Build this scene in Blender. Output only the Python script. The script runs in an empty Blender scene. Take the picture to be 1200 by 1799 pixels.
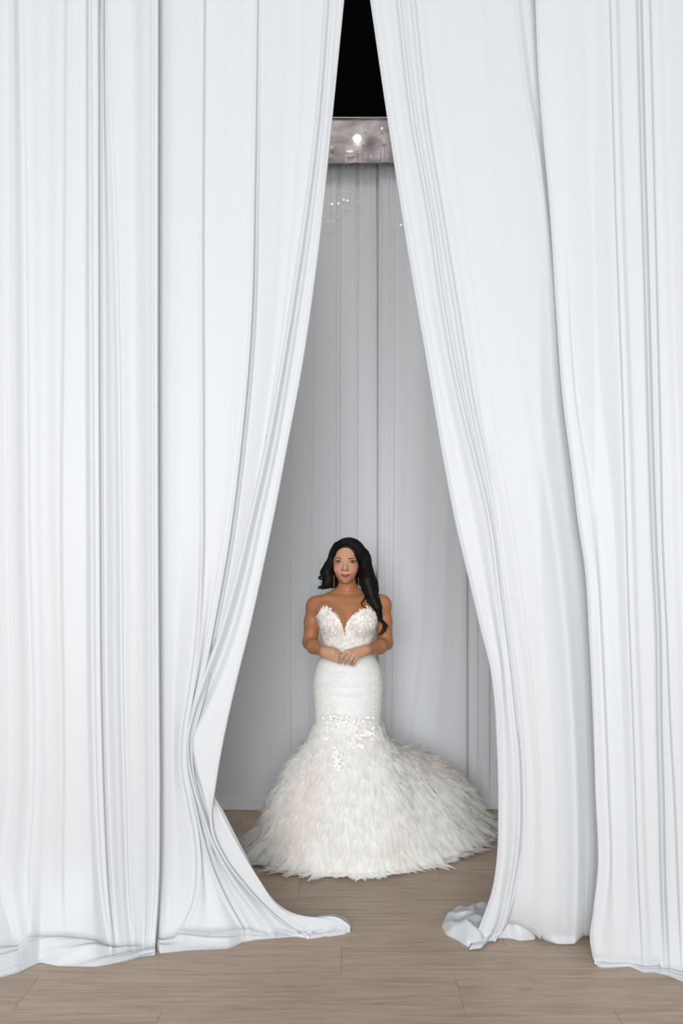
import bpy, math, random
import numpy as np
from mathutils import Vector, noise

# ------------------------------------------------------------------ camera, light, exposure
scene = bpy.context.scene
COL = scene.collection
FPX, HZ, CH = 1400.0, 1020.0, 1.38          # focal length in pixels, horizon row, camera height
DW = 4.11                                   # distance of the person

cam_d = bpy.data.cameras.new('camera')
cam_d.sensor_fit = 'VERTICAL'
cam_d.sensor_height = 36.0
cam_d.lens = FPX / 1799.0 * 36.0
cam_d.shift_y = (HZ - 899.5) / 1799.0
cam_d.clip_start = 0.05
cam = bpy.data.objects.new('camera', cam_d)
cam.location = (0, 0, CH)
cam.rotation_euler = (math.pi / 2, 0, 0)
COL.objects.link(cam)
scene.camera = cam

world = bpy.data.worlds.new('world')
world.use_nodes = True
world.node_tree.nodes['Background'].inputs[0].default_value = (0.86, 0.91, 1.0, 1)
world.node_tree.nodes['Background'].inputs[1].default_value = 0.42
scene.world = world


def area(name, loc, target, sx, sy, power, color):
    l = bpy.data.lights.new(name, 'AREA')
    l.shape = 'RECTANGLE'
    l.size, l.size_y, l.energy, l.color = sx, sy, power, color
    o = bpy.data.objects.new(name, l)
    o.location = loc
    o.rotation_euler = (Vector(target) - Vector(loc)).to_track_quat('-Z', 'Y').to_euler()
    COL.objects.link(o)
    return o


# daylight from the tall windows of the hall behind the camera, the larger ones to the left
area('window_daylight', (-0.7, -5.2, 2.3), (0.05, 4.0, 1.2), 3.4, 3.4, 660, (0.95, 0.975, 1.0))
area('window_daylight', (-3.9, -1.6, 2.0), (0.0, 3.3, 1.0), 2.6, 2.8, 64, (0.93, 0.965, 1.0))
# warm lamps of the draped room, hung high behind the front drapes
area('room_lamp', (-0.2, 3.45, 5.0), (0.0, 4.1, 0.0), 1.4, 0.4, 14, (1.0, 0.93, 0.86))

vs = scene.view_settings
vs.view_transform = 'Standard'
vs.look = 'None'
vs.exposure = 0.0
vs.gamma = 1.0
vs.use_curve_mapping = False
try:
    scene.cycles.transparent_max_bounces = 24
    scene.cycles.max_bounces = 14
    scene.cycles.diffuse_bounces = 10
    scene.cycles.transmission_bounces = 10
except Exception:
    pass

rng = np.random.default_rng(7)
random.seed(7)


# ------------------------------------------------------------------ helpers
def W(px, py, d):
    """pixel of the photograph at distance d -> point in the room"""
    return ((px - 600.0) * d / FPX, d, CH - (py - HZ) * d / FPX)


def P(px, py, dy=0.0):
    return np.array(W(px, py, DW + dy))


def mesh_obj(name, v, f, mat=None, parent=None, smooth=True):
    me = bpy.data.meshes.new(name)
    v = np.asarray(v, dtype=np.float32)
    if isinstance(f, np.ndarray):
        nf, k = f.shape
        me.vertices.add(len(v))
        me.vertices.foreach_set('co', v.ravel())
        me.loops.add(nf * k)
        me.loops.foreach_set('vertex_index', f.astype(np.int32).ravel())
        me.polygons.add(nf)
        me.polygons.foreach_set('loop_start', np.arange(0, nf * k, k, dtype=np.int32))
        me.update(calc_edges=True)
        me.validate()
    else:
        me.from_pydata([tuple(map(float, p)) for p in v], [], f)
        me.update()
    me.polygons.foreach_set('use_smooth', np.full(len(me.polygons), bool(smooth)))
    if mat:
        me.materials.append(mat)
    o = bpy.data.objects.new(name, me)
    COL.objects.link(o)
    if parent:
        o.parent = parent
    return o


def add_color(o, cols, name='Col'):
    at = o.data.color_attributes.new(name, 'FLOAT_COLOR', 'POINT')
    c = np.ones((len(cols), 4), dtype=np.float32)
    c[:, :3] = cols
    at.data.foreach_set('color', c.ravel())


def tag(o, label=None, cat=None, group=None, kind=None):
    if label:
        o['label'] = label
    if cat:
        o['category'] = cat
    if group:
        o['group'] = group
    if kind:
        o['kind'] = kind
    return o


def empty(name, loc):
    o = bpy.data.objects.new(name, None)
    o.location = loc
    o.empty_display_size = 0.1
    COL.objects.link(o)
    return o


class MB:
    """collects vertices and faces of one part"""

    def __init__(s):
        s.v, s.f, s.c, s.n = [], [], [], 0

    def add(s, v, f, c=None):
        v = np.asarray(v, dtype=np.float64)
        s.v.append(v)
        s.f.append(np.asarray(f) + s.n)
        if c is not None:
            s.c.append(np.broadcast_to(np.asarray(c, dtype=np.float64), v.shape))
        s.n += len(v)

    def build(s, name, mat, parent=None, smooth=True):
        o = mesh_obj(name, np.concatenate(s.v), np.concatenate(s.f), mat, parent, smooth)
        if s.c:
            add_color(o, np.concatenate(s.c))
        return o


def grid_faces(nr, nc, wrap=False):
    r = np.arange(nr - 1)[:, None]
    m = nc if wrap else nc - 1
    c = np.arange(m)[None, :]
    c2 = (c + 1) % nc
    q = np.stack([r * nc + c, r * nc + c2, (r + 1) * nc + c2, (r + 1) * nc + c], -1)
    return q.reshape(-1, 4)


def tube(pts, rad, ns=6):
    """swept tube with a radius per point, ends closed to a point by tiny radius"""
    pts = np.asarray(pts, float)
    n = len(pts)
    rad = np.broadcast_to(np.asarray(rad, float), (n,))
    t = np.gradient(pts, axis=0)
    t /= np.linalg.norm(t, axis=1, keepdims=True) + 1e-12
    up = np.array([0.3, 1.0, 0.2])
    a = np.cross(t, up)
    a /= np.linalg.norm(a, axis=1, keepdims=True) + 1e-12
    b = np.cross(t, a)
    ang = np.linspace(0, 2 * np.pi, ns, endpoint=False)
    v = pts[:, None, :] + rad[:, None, None] * (np.cos(ang)[None, :, None] * a[:, None, :] + np.sin(ang)[None, :, None] * b[:, None, :])
    return v.reshape(-1, 3), grid_faces(n, ns, True)


def hermite(ts, ys, t):
    """smooth curve through (ts, ys); ys may be 2-D"""
    ts = np.asarray(ts, float)
    ys = np.asarray(ys, float)
    if ys.ndim == 1:
        ys = ys[:, None]
    if len(ts) == 2:
        m = np.repeat((ys[1:] - ys[:1]) / (ts[1] - ts[0]), 2, 0)
    else:
        d = np.diff(ys, axis=0) / np.diff(ts)[:, None]
        h = np.diff(ts)[:, None]
        m = np.empty_like(ys)
        m[1:-1] = (d[:-1] * h[1:] + d[1:] * h[:-1]) / (h[1:] + h[:-1])
        m[0], m[-1] = d[0], d[-1]
    t = np.clip(np.asarray(t, float), ts[0], ts[-1])
    i = np.clip(np.searchsorted(ts, t, side='right') - 1, 0, len(ts) - 2)
    h = (ts[i + 1] - ts[i])
    u = ((t - ts[i]) / h)[:, None]
    h = h[:, None]
    return ((2 * u**3 - 3 * u**2 + 1) * ys[i] + (u**3 - 2 * u**2 + u) * h * m[i]
            + (-2 * u**3 + 3 * u**2) * ys[i + 1] + (u**3 - u**2) * h * m[i + 1])


def noise1(n, step, rg):
    """smooth random 1-D signal of n samples"""
    k = max(2, int(n / step) + 3)
    c = rg.normal(size=k)
    x = np.linspace(0, k - 1.001, n)
    i = x.astype(int)
    f = x - i
    f = f * f * (3 - 2 * f)
    return c[i] * (1 - f) + c[np.minimum(i + 1, k - 1)] * f


# ------------------------------------------------------------------ materials
def new_mat(name):
    m = bpy.data.materials.new(name)
    m.use_nodes = True
    nt = m.node_tree
    nt.nodes.clear()
    out = nt.nodes.new('ShaderNodeOutputMaterial')
    return m, nt, out


def principled(nt, **kw):
    b = nt.nodes.new('ShaderNodeBsdfPrincipled')
    for k, val in kw.items():
        key = k.replace('_', ' ')
        if key in b.inputs:
            b.inputs[key].default_value = val
    return b


def simple_mat(name, color, rough=0.6, metallic=0.0, spec=0.5):
    m, nt, out = new_mat(name)
    b = principled(nt, Base_Color=(*color, 1), Roughness=rough, Metallic=metallic, Specular_IOR_Level=spec)
    nz = nt.nodes.new('ShaderNodeTexNoise')
    nz.inputs['Scale'].default_value = 60
    mx = nt.nodes.new('ShaderNodeMixRGB')
    mx.blend_type = 'MULTIPLY'
    mx.inputs[0].default_value = 0.08
    mx.inputs[1].default_value = (*color, 1)
    nt.links.new(nz.outputs['Fac'], mx.inputs[2])
    nt.links.new(mx.outputs[0], b.inputs['Base Color'])
    nt.links.new(b.outputs[0], out.inputs[0])
    return m


def cloth_mat(name, color, trans=0.2, rough=0.5, spec=0.25, bump=0.03):
    m, nt, out = new_mat(name)
    b = principled(nt, Base_Color=(*color, 1), Roughness=rough, Specular_IOR_Level=spec)
    tr = nt.nodes.new('ShaderNodeBsdfTranslucent')
    tr.inputs[0].default_value = (*color, 1)
    mix = nt.nodes.new('ShaderNodeMixShader')
    mix.inputs[0].default_value = trans
    tc = nt.nodes.new('ShaderNodeTexCoord')
    mp = nt.nodes.new('ShaderNodeMapping')
    mp.inputs['Scale'].default_value = (60, 60, 4)
    nz = nt.nodes.new('ShaderNodeTexNoise')
    nz.inputs['Scale'].default_value = 1.0
    nz.inputs['Detail'].default_value = 2.0
    bp = nt.nodes.new('ShaderNodeBump')
    bp.inputs['Strength'].default_value = bump
    bp.inputs['Distance'].default_value = 0.01
    nt.links.new(tc.outputs['Object'], mp.inputs[0])
    nt.links.new(mp.outputs[0], nz.inputs[0])
    nt.links.new(nz.outputs['Fac'], bp.inputs['Height'])
    nt.links.new(bp.outputs[0], b.inputs['Normal'])
    nt.links.new(b.outputs[0], mix.inputs[1])
    nt.links.new(tr.outputs[0], mix.inputs[2])
    nt.links.new(mix.outputs[0], out.inputs[0])
    return m


def plank_mat():
    m, nt, out = new_mat('greige_oak_vinyl')
    L = nt.links.new
    tc = nt.nodes.new('ShaderNodeTexCoord')
    oi = nt.nodes.new('ShaderNodeObjectInfo')
    off = nt.nodes.new('ShaderNodeVectorMath'); off.operation = 'MULTIPLY_ADD'
    off.inputs[1].default_value = (1, 1, 1)
    sc = nt.nodes.new('ShaderNodeVectorMath'); sc.operation = 'SCALE'
    sc.inputs[0].default_value = (13.0, 7.0, 3.0)
    L(oi.outputs['Random'], sc.inputs['Scale'])
    L(tc.outputs['Object'], off.inputs[0]); L(sc.outputs[0], off.inputs[2])
    def nz(scale, detail, rough=0.6, dist=0.0):
        mp = nt.nodes.new('ShaderNodeMapping'); mp.inputs['Scale'].default_value = scale
        n = nt.nodes.new('ShaderNodeTexNoise'); n.inputs['Scale'].default_value = 1
        n.inputs['Detail'].default_value = detail; n.inputs['Roughness'].default_value = rough
        n.inputs['Distortion'].default_value = dist
        L(off.outputs[0], mp.inputs[0]); L(mp.outputs[0], n.inputs[0]); return n
    grain = nz((3.6, 64, 1), 7, 0.72, 0.5)
    broad = nz((1.3, 11, 1), 3, 0.5, 0.6)
    saw = nz((90, 9, 1), 2, 0.5)
    knot = nz((2.6, 11, 1), 2, 0.5, 0.8)
    r1 = nt.nodes.new('ShaderNodeValToRGB')
    e = r1.color_ramp.elements
    e[0].position, e[0].color = 0.30, (0.235, 0.167, 0.120, 1)
    e[1].position, e[1].color = 0.72, (0.50, 0.388, 0.298, 1)
    x = r1.color_ramp.elements.new(0.5); x.color = (0.385, 0.290, 0.216, 1)
    add = nt.nodes.new('ShaderNodeMath'); add.operation = 'MULTIPLY_ADD'; add.inputs[1].default_value = 0.78
    h = nt.nodes.new('ShaderNodeMath'); h.operation = 'MULTIPLY'; h.inputs[1].default_value = 0.22
    L(broad.outputs['Fac'], h.inputs[0]); L(grain.outputs['Fac'], add.inputs[0]); L(h.outputs[0], add.inputs[2])
    L(add.outputs[0], r1.inputs[0])
    kr = nt.nodes.new('ShaderNodeValToRGB')
    kr.color_ramp.elements[0].position, kr.color_ramp.elements[0].color = 0.20, (0.55, 0.52, 0.50, 1)
    kr.color_ramp.elements[1].position, kr.color_ramp.elements[1].color = 0.29, (1, 1, 1, 1)
    L(knot.outputs['Fac'], kr.inputs[0])
    mu = nt.nodes.new('ShaderNodeMixRGB'); mu.blend_type = 'MULTIPLY'; mu.inputs[0].default_value = 1
    L(r1.outputs[0], mu.inputs[1]); L(kr.outputs[0], mu.inputs[2])
    tone = nt.nodes.new('ShaderNodeMapRange')
    tone.inputs['To Min'].default_value = 0.97; tone.inputs['To Max'].default_value = 1.03
    L(oi.outputs['Random'], tone.inputs['Value'])
    mu2 = nt.nodes.new('ShaderNodeMixRGB'); mu2.blend_type = 'MULTIPLY'; mu2.inputs[0].default_value = 1
    L(mu.outputs[0], mu2.inputs[1]); L(tone.outputs[0], mu2.inputs[2])
    b = principled(nt, Roughness=0.42, Specular_IOR_Level=0.5)
    L(mu2.outputs[0], b.inputs['Base Color'])
    rr = nt.nodes.new('ShaderNodeMapRange')
    rr.inputs['To Min'].default_value = 0.36; rr.inputs['To Max'].default_value = 0.52
    L(grain.outputs['Fac'], rr.inputs['Value']); L(rr.outputs[0], b.inputs['Roughness'])
    ad = nt.nodes.new('ShaderNodeMath'); ad.operation = 'ADD'
    L(grain.outputs['Fac'], ad.inputs[0]); L(saw.outputs['Fac'], ad.inputs[1])
    bp = nt.nodes.new('ShaderNodeBump'); bp.inputs['Strength'].default_value = 0.12; bp.inputs['Distance'].default_value = 0.004
    L(ad.outputs[0], bp.inputs['Height']); L(bp.outputs[0], b.inputs['Normal'])
    L(b.outputs[0], out.inputs[0])
    return m


M_DRAPE = cloth_mat('white_stretch_drape', (0.672, 0.685, 0.695), 0.22, 0.45, 0.3)
M_BACK = cloth_mat('white_back_drape', (0.675, 0.685, 0.70), 0.10, 0.6, 0.2)
M_PLANK = plank_mat()
M_BLACK = simple_mat('black_paint', (0.002, 0.002, 0.002), 0.95, spec=0.0)
M_WALL = simple_mat('white_wall_paint', (0.75, 0.75, 0.74), 0.8)


def glow_mat(name, color, strength):
    m, nt, out = new_mat(name)
    e = nt.nodes.new('ShaderNodeEmission')
    e.inputs[0].default_value = (*color, 1)
    e.inputs[1].default_value = strength
    nt.links.new(e.outputs[0], out.inputs[0])
    return m


# ------------------------------------------------------------------ room shell
def box(x0, x1, y0, y1, z0, z1):
    v = [(x, y, z) for z in (z0, z1) for y in (y0, y1) for x in (x0, x1)]
    f = np.array([[0, 2, 3, 1], [4, 5, 7, 6], [0, 1, 5, 4], [1, 3, 7, 5], [3, 2, 6, 7], [2, 0, 4, 6]])
    return np.array(v, float), f


def struct(name, b, mat, parent=None):
    o = mesh_obj(name, b[0], b[1], mat, parent, smooth=False)
    if not parent:
        o['kind'] = 'structure'
    return o


floor = struct('floor', box(-4.6, 4.6, -6.0, 6.2, -0.12, -0.006), M_PLANK)
tag(floor, 'greige wood plank floor under the white drapes')
tag(struct('ceiling', box(-4.6, 4.6, 3.3, 6.2, 6.2, 6.3), M_BLACK), 'black ceiling seen through the gap in the drapes')
tag(struct('wall_back', box(-4.6, 4.6, 6.1, 6.2, -0.006, 6.2), M_BLACK), 'black wall behind the back drapes')
struct('wall_left', box(-4.7, -4.6, -6.0, 6.2, -0.006, 6.2), M_WALL)
struct('wall_right', box(4.6, 4.7, -6.0, 6.2, -0.006, 6.2), M_WALL)

# planks, each its own piece
ROWW = 0.2273
first = 2.549 - 3 * ROWW
joint = {3: 0.395, 4: 0.0, 2: -0.577, 7: -0.19, 5: 0.62, 6: -0.70, 8: 0.46, 1: 0.1, 0: -0.4}
PL = 1.45
gap = 0.0004
for r in range(15):
    y0 = first + r * ROWW
    x = joint.get(r, random.uniform(-0.7, 0.7)) - 2 * PL
    while x < 2.3:
        xa, xb = max(x, -2.35), min(x + PL, 2.35)
        if xb - xa > 0.05:
            cx, cy = (xa + xb) / 2, y0 + ROWW / 2
            hx, hy, bv = (xb - xa) / 2 - gap, ROWW / 2 - gap, 0.0004
            v = [(-hx, -hy, -0.006), (hx, -hy, -0.006), (hx, hy, -0.006), (-hx, hy, -0.006),
                 (-hx, -hy, -bv), (hx, -hy, -bv), (hx, hy, -bv), (-hx, hy, -bv),
                 (-hx + bv, -hy + bv, 0), (hx - bv, -hy + bv, 0), (hx - bv, hy - bv, 0), (-hx + bv, hy - bv, 0)]
            f = [[0, 1, 5, 4], [1, 2, 6, 5], [2, 3, 7, 6], [3, 0, 4, 7],
                 [4, 5, 9, 8], [5, 6, 10, 9], [6, 7, 11, 10], [7, 4, 8, 11], [8, 9, 10, 11]]
            pl = mesh_obj('plank', v, np.array(f), M_PLANK, floor, smooth=False)
            pl.location = (cx, cy, 0)
        x += PL
# the rest of the floor keeps the same level with plain slabs
for nm, b in (('floor_section', box(-4.6, 4.6, -6.0, first, -0.006, 0)),
              ('floor_section', box(-4.6, 4.6, first + 15 * ROWW, 6.2, -0.006, 0)),
              ('floor_section', box(-4.6, -2.35, first, first + 15 * ROWW, -0.006, 0)),
              ('floor_section', box(2.35, 4.6, first, first + 15 * ROWW, -0.006, 0))):
    struct(nm, b, M_PLANK, floor)


# ------------------------------------------------------------------ drapes
def drape_mesh(controls, d0, rows=150, hem=None, top_py=-170, seed=1, micro=0.0009, rscale=0.54, puddle_h=0.035,
               puddle_rows=26, px_step=3.2, tuck=0.05, smooth_hem=True, lowbump=0.0):
    """A hanging cloth. controls: fold lines from left to right, each (path [(px,py)..], relief) where relief is the
    distance the cloth stands back (+) or forward (-) along that line, a number or [(py, relief)..]."""
    rg = np.random.default_rng(seed)
    v = np.linspace(0, 1, rows)
    X, Yp, R = [], [], []
    for path, rel in controls:
        path = np.array(path, float)
        if path[0, 1] > top_py:                      # carry the line on up to the rail
            s = (path[1] - path[0]) / (path[1, 1] - path[0, 1])
            path = np.vstack([path[0] + s * (top_py - path[0, 1]), path])
        L = np.concatenate([[0], np.cumsum(np.linalg.norm(np.diff(path, axis=0), axis=1))])
        q = hermite(L / L[-1], path, v)
        X.append(q[:, 0]); Yp.append(q[:, 1])
        if isinstance(rel, (int, float)):
            R.append(np.full(rows, float(rel)))
        else:
            rel = np.array(rel, float)
            R.append(np.interp(q[:, 1], rel[:, 0], rel[:, 1]))
    px, py, rl = [], [], []
    for i in range(len(controls) - 1):
        wdt = np.max(np.abs(X[i + 1] - X[i]))
        n = int(max(4, math.ceil(wdt / px_step)))
        for k in range(n + (1 if i == len(controls) - 2 else 0)):
            t = k / n
            s = t * t * (3 - 2 * t)
            px.append(X[i] * (1 - t) + X[i + 1] * t)
            py.append(Yp[i] * (1 - t) + Yp[i + 1] * t)
            rl.append(R[i] * (1 - s) + R[i + 1] * s)
    px, py, rl = np.array(px).T, np.array(py).T, np.array(rl).T       # rows x cols
    nc = px.shape[1]
    m1 = noise1(nc, 5, rg); m2 = noise1(nc, 5, rg); m3 = noise1(nc, 12, rg)
    vv = v[:, None]
    rl = rl * rscale * (1 - 0.55 * np.clip((vv - 0.94) / 0.06, 0, 1)) + micro * (m1[None] * (0.5 + 0.5 * np.cos(3.1 * vv + 0.4)) + m2[None] * vv + 1.3 * m3[None] * np.sin(2.2 * vv + 1.0))
    D = d0(px) + rl
    if hem is not None:
        hem = np.array(hem, float)
        hpy = np.interp(px[-1], hem[:, 0], hem[:, 1])
        if smooth_hem:
            kk = np.hanning(9); kk /= kk.sum()
            hpy = np.convolve(np.pad(hpy, 4, mode='edge'), kk, 'valid')
        d1 = CH * FPX / (hpy - HZ)
        zend = np.maximum(CH - (py[-1] - HZ) * D[-1] / FPX, 0.0)
        ext = np.maximum(D[-1] - d1, 0.0)
        D = D - 0.5 * ext[None] * np.clip((vv - 0.89) / 0.11, 0, 1) ** 2.4         # the foot of the cloth flares out
    else:
        D = D + tuck * 0.8 * np.clip((vv - 0.96) / 0.04, 0, 1) ** 2.5               # rounded under
    z = CH - (py - HZ) * D / FPX
    low = z < 0.012
    Df = CH * FPX / np.maximum(py - HZ, 200)
    D = np.where(low, Df + np.clip(rl, -0.01, 0.03), D)
    cb = np.arange(nc)[None, :] * 0.55
    z = np.where(low, 0.012 + lowbump * (0.55 + 0.45 * np.sin(cb + 1.1 * vv * 6)) * np.clip((1 - vv) / 0.012, 0.1, 1), z)
    Xw = (px - 600) * D / FPX
    V = [np.stack([Xw, D, z], -1)]
    if hem is not None:
        p0 = V[0][-1]
        x1 = (px[-1] - 600) * d1 / FPX
        d1 = np.minimum(d1, p0[:, 1] - 0.004)
        ext = np.maximum(p0[:, 1] - d1, 0.0)
        h = puddle_h * np.clip(ext / 0.10, 0.12, 1.0)
        for k in range(1, puddle_rows + 1):
            t = k / puddle_rows
            yy = p0[:, 1] * (1 - t) + d1 * t
            xx = p0[:, 0] * (1 - t) + x1 * t
            zz = np.empty(nc)
            for c in range(nc):
                x_ = xx[c]
                w = t * 2.0 + 2.4 * x_ + 0.9 * math.sin(x_ * 3.3 + seed)
                a = noise.noise(Vector((x_ * 2.2 + seed, w * 1.1, 0.3)))
                b = noise.noise(Vector((x_ * 5.5 + seed, w * 2.0 + x_ * 2.0, 1.7)))
                rid = 1 - abs(noise.noise(Vector((x_ * 1.6 + 3.1, w * 1.5, seed)))) * 3.0
                zz[c] = 0.7 * a + 0.25 * b + 0.55 * (max(rid, 0) ** 1.5 - 0.3)
            q_ = t * t * (3 - 2 * t)
            base_ = (p0[:, 2] * (1 - q_) + 0.75 * h * q_) * (1 - t ** 4)
            zz = np.maximum(base_ + zz * h * 0.75 * math.sin(math.pi * t) ** 0.7, 0.003)
            V.append(np.stack([xx, yy, zz], -1)[None])
        last = V[-1][0].copy(); last[:, 2] = 0.0; last[:, 1] += 0.01
        V.append(last[None])
    else:
        last = V[-1][-1].copy()
        a = last.copy(); a[:, 1] += tuck * 0.5; a[:, 2] = np.maximum(a[:, 2] - 0.006, 0.003)
        V += [a[None]]
    V = np.concatenate(V, 0)
    return V.reshape(-1, 3), grid_faces(V.shape[0], nc)


def heap(outline, height, seed, n_ang=110, n_r=22, wr=1.0, rg_=0.38):
    """a crumpled lap of cloth lying on the floor inside an outline given in photograph pixels"""
    o = np.array(outline, float)
    d = CH * FPX / (o[:, 1] - HZ)
    pts = np.stack([(o[:, 0] - 600) * d / FPX, d], -1)
    pts = np.vstack([pts, pts[:1]])
    L = np.concatenate([[0], np.cumsum(np.linalg.norm(np.diff(pts, axis=0), axis=1))])
    t = np.linspace(0, L[-1], n_ang, endpoint=False)
    ring = np.stack([np.interp(t, L, pts[:, 0]), np.interp(t, L, pts[:, 1])], -1)
    for _ in range(3):
        ring = 0.5 * ring + 0.25 * (np.roll(ring, 1, 0) + np.roll(ring, -1, 0))
    c = ring.mean(0)
    V = []
    for k in range(n_r):
        s = math.sin((k + 0.3) / (n_r - 1 + 0.3) * math.pi / 2)
        for i in range(n_ang):
            x, y = c + (ring[i] - c) * s
            a = noise.noise(Vector((x * 7 + seed, y * 9, seed)))
            rid = 1 - 2.4 * abs(noise.noise(Vector((x * 5 + y * 9, y * 5 - x * 8 + seed, 2.0))))
            z = height * math.sqrt(max(0, 1 - s ** 4)) * (0.62 + wr * (0.45 * a + rg_ * rid * rid * (1 if rid > 0 else 0)))
            V.append((x, y, max(z, 0.004) if k < n_r - 1 else 0.0))
    return np.array(V), grid_faces(n_r, n_ang, True)


def off(path, dx, dy=0.0):
    return [(a + dx, b + dy) for a, b in path]


def random_lines(a, b, n, seed, amp, y0=298, y1=1405):
    rg = np.random.default_rng(seed)
    xs = np.sort(rg.uniform(a, b, n))
    out = []
    for i, x in enumerate(xs):
        s = rg.normal() * 2
        out.append(([(x, y0), (x + s, 800), (x + 1.5 * s, y1)], amp * (1 if i % 2 else -1) * rg.uniform(0.4, 1.2)))
    return out


# ---- left outer panel
dl = lambda p: np.interp(p, [-100, 0, 270, 400], [2.90, 2.935, 3.05, 3.07])
ridA = [(160, 0), (165, 900), (168, 1250), (172, 1400), (185, 1600), (194, 1662)]
crvA = [(177, 0), (179, 900), (182, 1250), (186, 1400), (197, 1600), (204, 1664)]
stp3 = [(189, 0), (208, 500), (214, 900), (217, 1250), (221, 1400), (230, 1620), (234, 1662)]
endL = [(272, 0), (272, 900), (274, 1250), (275, 1400), (271, 1600), (266, 1660)]
stp1 = [(42, 0), (50, 500), (53, 900), (60, 1400), (52, 1560), (54, 1645)]
stp2 = [(115, 0), (112, 450), (107, 900), (112, 1400), (110, 1560), (114, 1646)]
left_outer = [
    ([(-640, 0), (-645, 1650)], 0.03),
    *random_lines(-620, -90, 30, 41, 0.016, 0, 1652),
    (off([(-70, 0), (-72, 1650)], 0), 0.02),
    ([(-30, 0), (-26, 900), (-30, 1660)], -0.012),
    ([(9, 0), (12, 900), (14, 1400), (2, 1560), (26, 1660)], 0.008),
    ([(14, 0), (17, 900), (19, 1400), (8, 1560), (32, 1660)], -0.006),
    (off(stp1, -5), 0.020),
    (off(stp1, 2), -0.008),
    ([(80, 0), (82, 900), (88, 1400), (82, 1645)], -0.004),
    (off(stp2, -3), 0.003),
    (off(stp2, 4), 0.010),
    ([(140, 0), (138, 900), (142, 1400), (148, 1648)], 0.006),
    ([(150, 0), (150, 900), (155, 1400), (166, 1652)], 0.004),
    (off(ridA, -3), 0.022),
    (off(ridA, 3), -0.020),
    (off(crvA, -5), -0.022),
    (off(crvA, 0), 0.012),
    (off(crvA, 5), -0.012),
    (off(stp3, -12), 0.006),
    (off(stp3, -2), [(0, 0.012), (500, 0.022), (1700, 0.03)]),
    (off(stp3, 3), [(0, 0.0), (500, -0.014), (1700, -0.02)]),
    ([(230, 0), (238, 900), (242, 1400), (250, 1662)], -0.016),
    (off(endL, -10), 0.004),
    (off(endL, -3), 0.012),
    (off(endL, 0), -0.022),
    (off(endL, 4), -0.026),
    (off(endL, 7), -0.012),
    (off(endL, 5), 0.012),
]
hemL = [(-660, 1722), (-400, 1712), (-90, 1735), (0, 1719), (31, 1711), (70, 1692), (103, 1699), (170, 1700), (222, 1690), (248, 1682), (300, 1676)]
v, f = drape_mesh(left_outer, dl, hem=hemL, seed=3, puddle_h=0.036)
o = mesh_obj('drape', v, f, M_DRAPE)
tag(o, 'wide white drape hanging straight at the far left, its hem pooled on the floor', 'drape', 'front white drapes')

# ---- left inner panel, pulled back to a pinch and fanning out to a foot on the floor
di = lambda p: np.interp(p, [200, 300, 620], [3.08, 3.09, 3.12])
E = [(605, 0), (583, 220), (557, 465), (532, 640), (502, 800), (483, 900), (467, 977), (440, 1100), (417, 1193), (400, 1267),
     (387, 1333), (377, 1397), (373, 1425), (378, 1467), (393, 1500), (443, 1568), (500, 1620), (545, 1648)]
c3 = [(358, 0), (355, 450), (356, 800), (355, 1000), (347, 1133), (333, 1233), (325, 1283), (323, 1350), (334, 1410), (345, 1467),
      (349, 1520), (341, 1589), (322, 1632)]
c5 = [(452, 0), (448, 300), (440, 600), (422, 800), (403, 950), (380, 1080), (358, 1190), (340, 1260), (331, 1290), (330, 1350),
      (343, 1410), (357, 1470), (376, 1530), (404, 1590), (428, 1632)]
c9 = [(575, 0), (560, 200), (520, 500), (500, 625), (467, 800), (440, 917), (413, 1027), (387, 1117), (357, 1200), (340, 1257),
      (333, 1293), (334, 1345), (345, 1395), (360, 1440), (378, 1490), (405, 1540), (440, 1590), (478, 1640)]
c10 = [(581, 0), (566, 200), (528, 500), (508, 625), (478, 800), (452, 917), (428, 1027), (402, 1117), (371, 1200), (345, 1262),
       (334, 1297), (337, 1340), (352, 1385), (368, 1435), (387, 1480), (418, 1532), (455, 1582), (500, 1642)]
c11 = [(588, 0), (573, 200), (536, 500), (517, 625), (487, 800), (462, 917), (439, 1027), (416, 1117), (386, 1200), (360, 1260),
       (341, 1300), (348, 1350), (360, 1400), (371, 1450), (388, 1495), (427, 1548), (468, 1597), (522, 1645)]
G = [(596, 0), (574, 220), (548, 465), (523, 640), (493, 800), (474, 900), (458, 977), (431, 1100), (408, 1193), (391, 1267), (378, 1340),
     (370, 1390), (386, 1425), (412, 1475), (452, 1540), (492, 1598), (532, 1622), (578, 1644)]
G2 = [(600, 0), (578, 220), (552, 465), (527, 640), (497, 800), (478, 900), (462, 977), (435, 1100), (412, 1193), (395, 1267), (382, 1340),
      (375, 1392), (393, 1426), (430, 1498), (454, 1543), (491, 1591), (533, 1609), (600, 1615), (615, 1627)]
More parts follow.
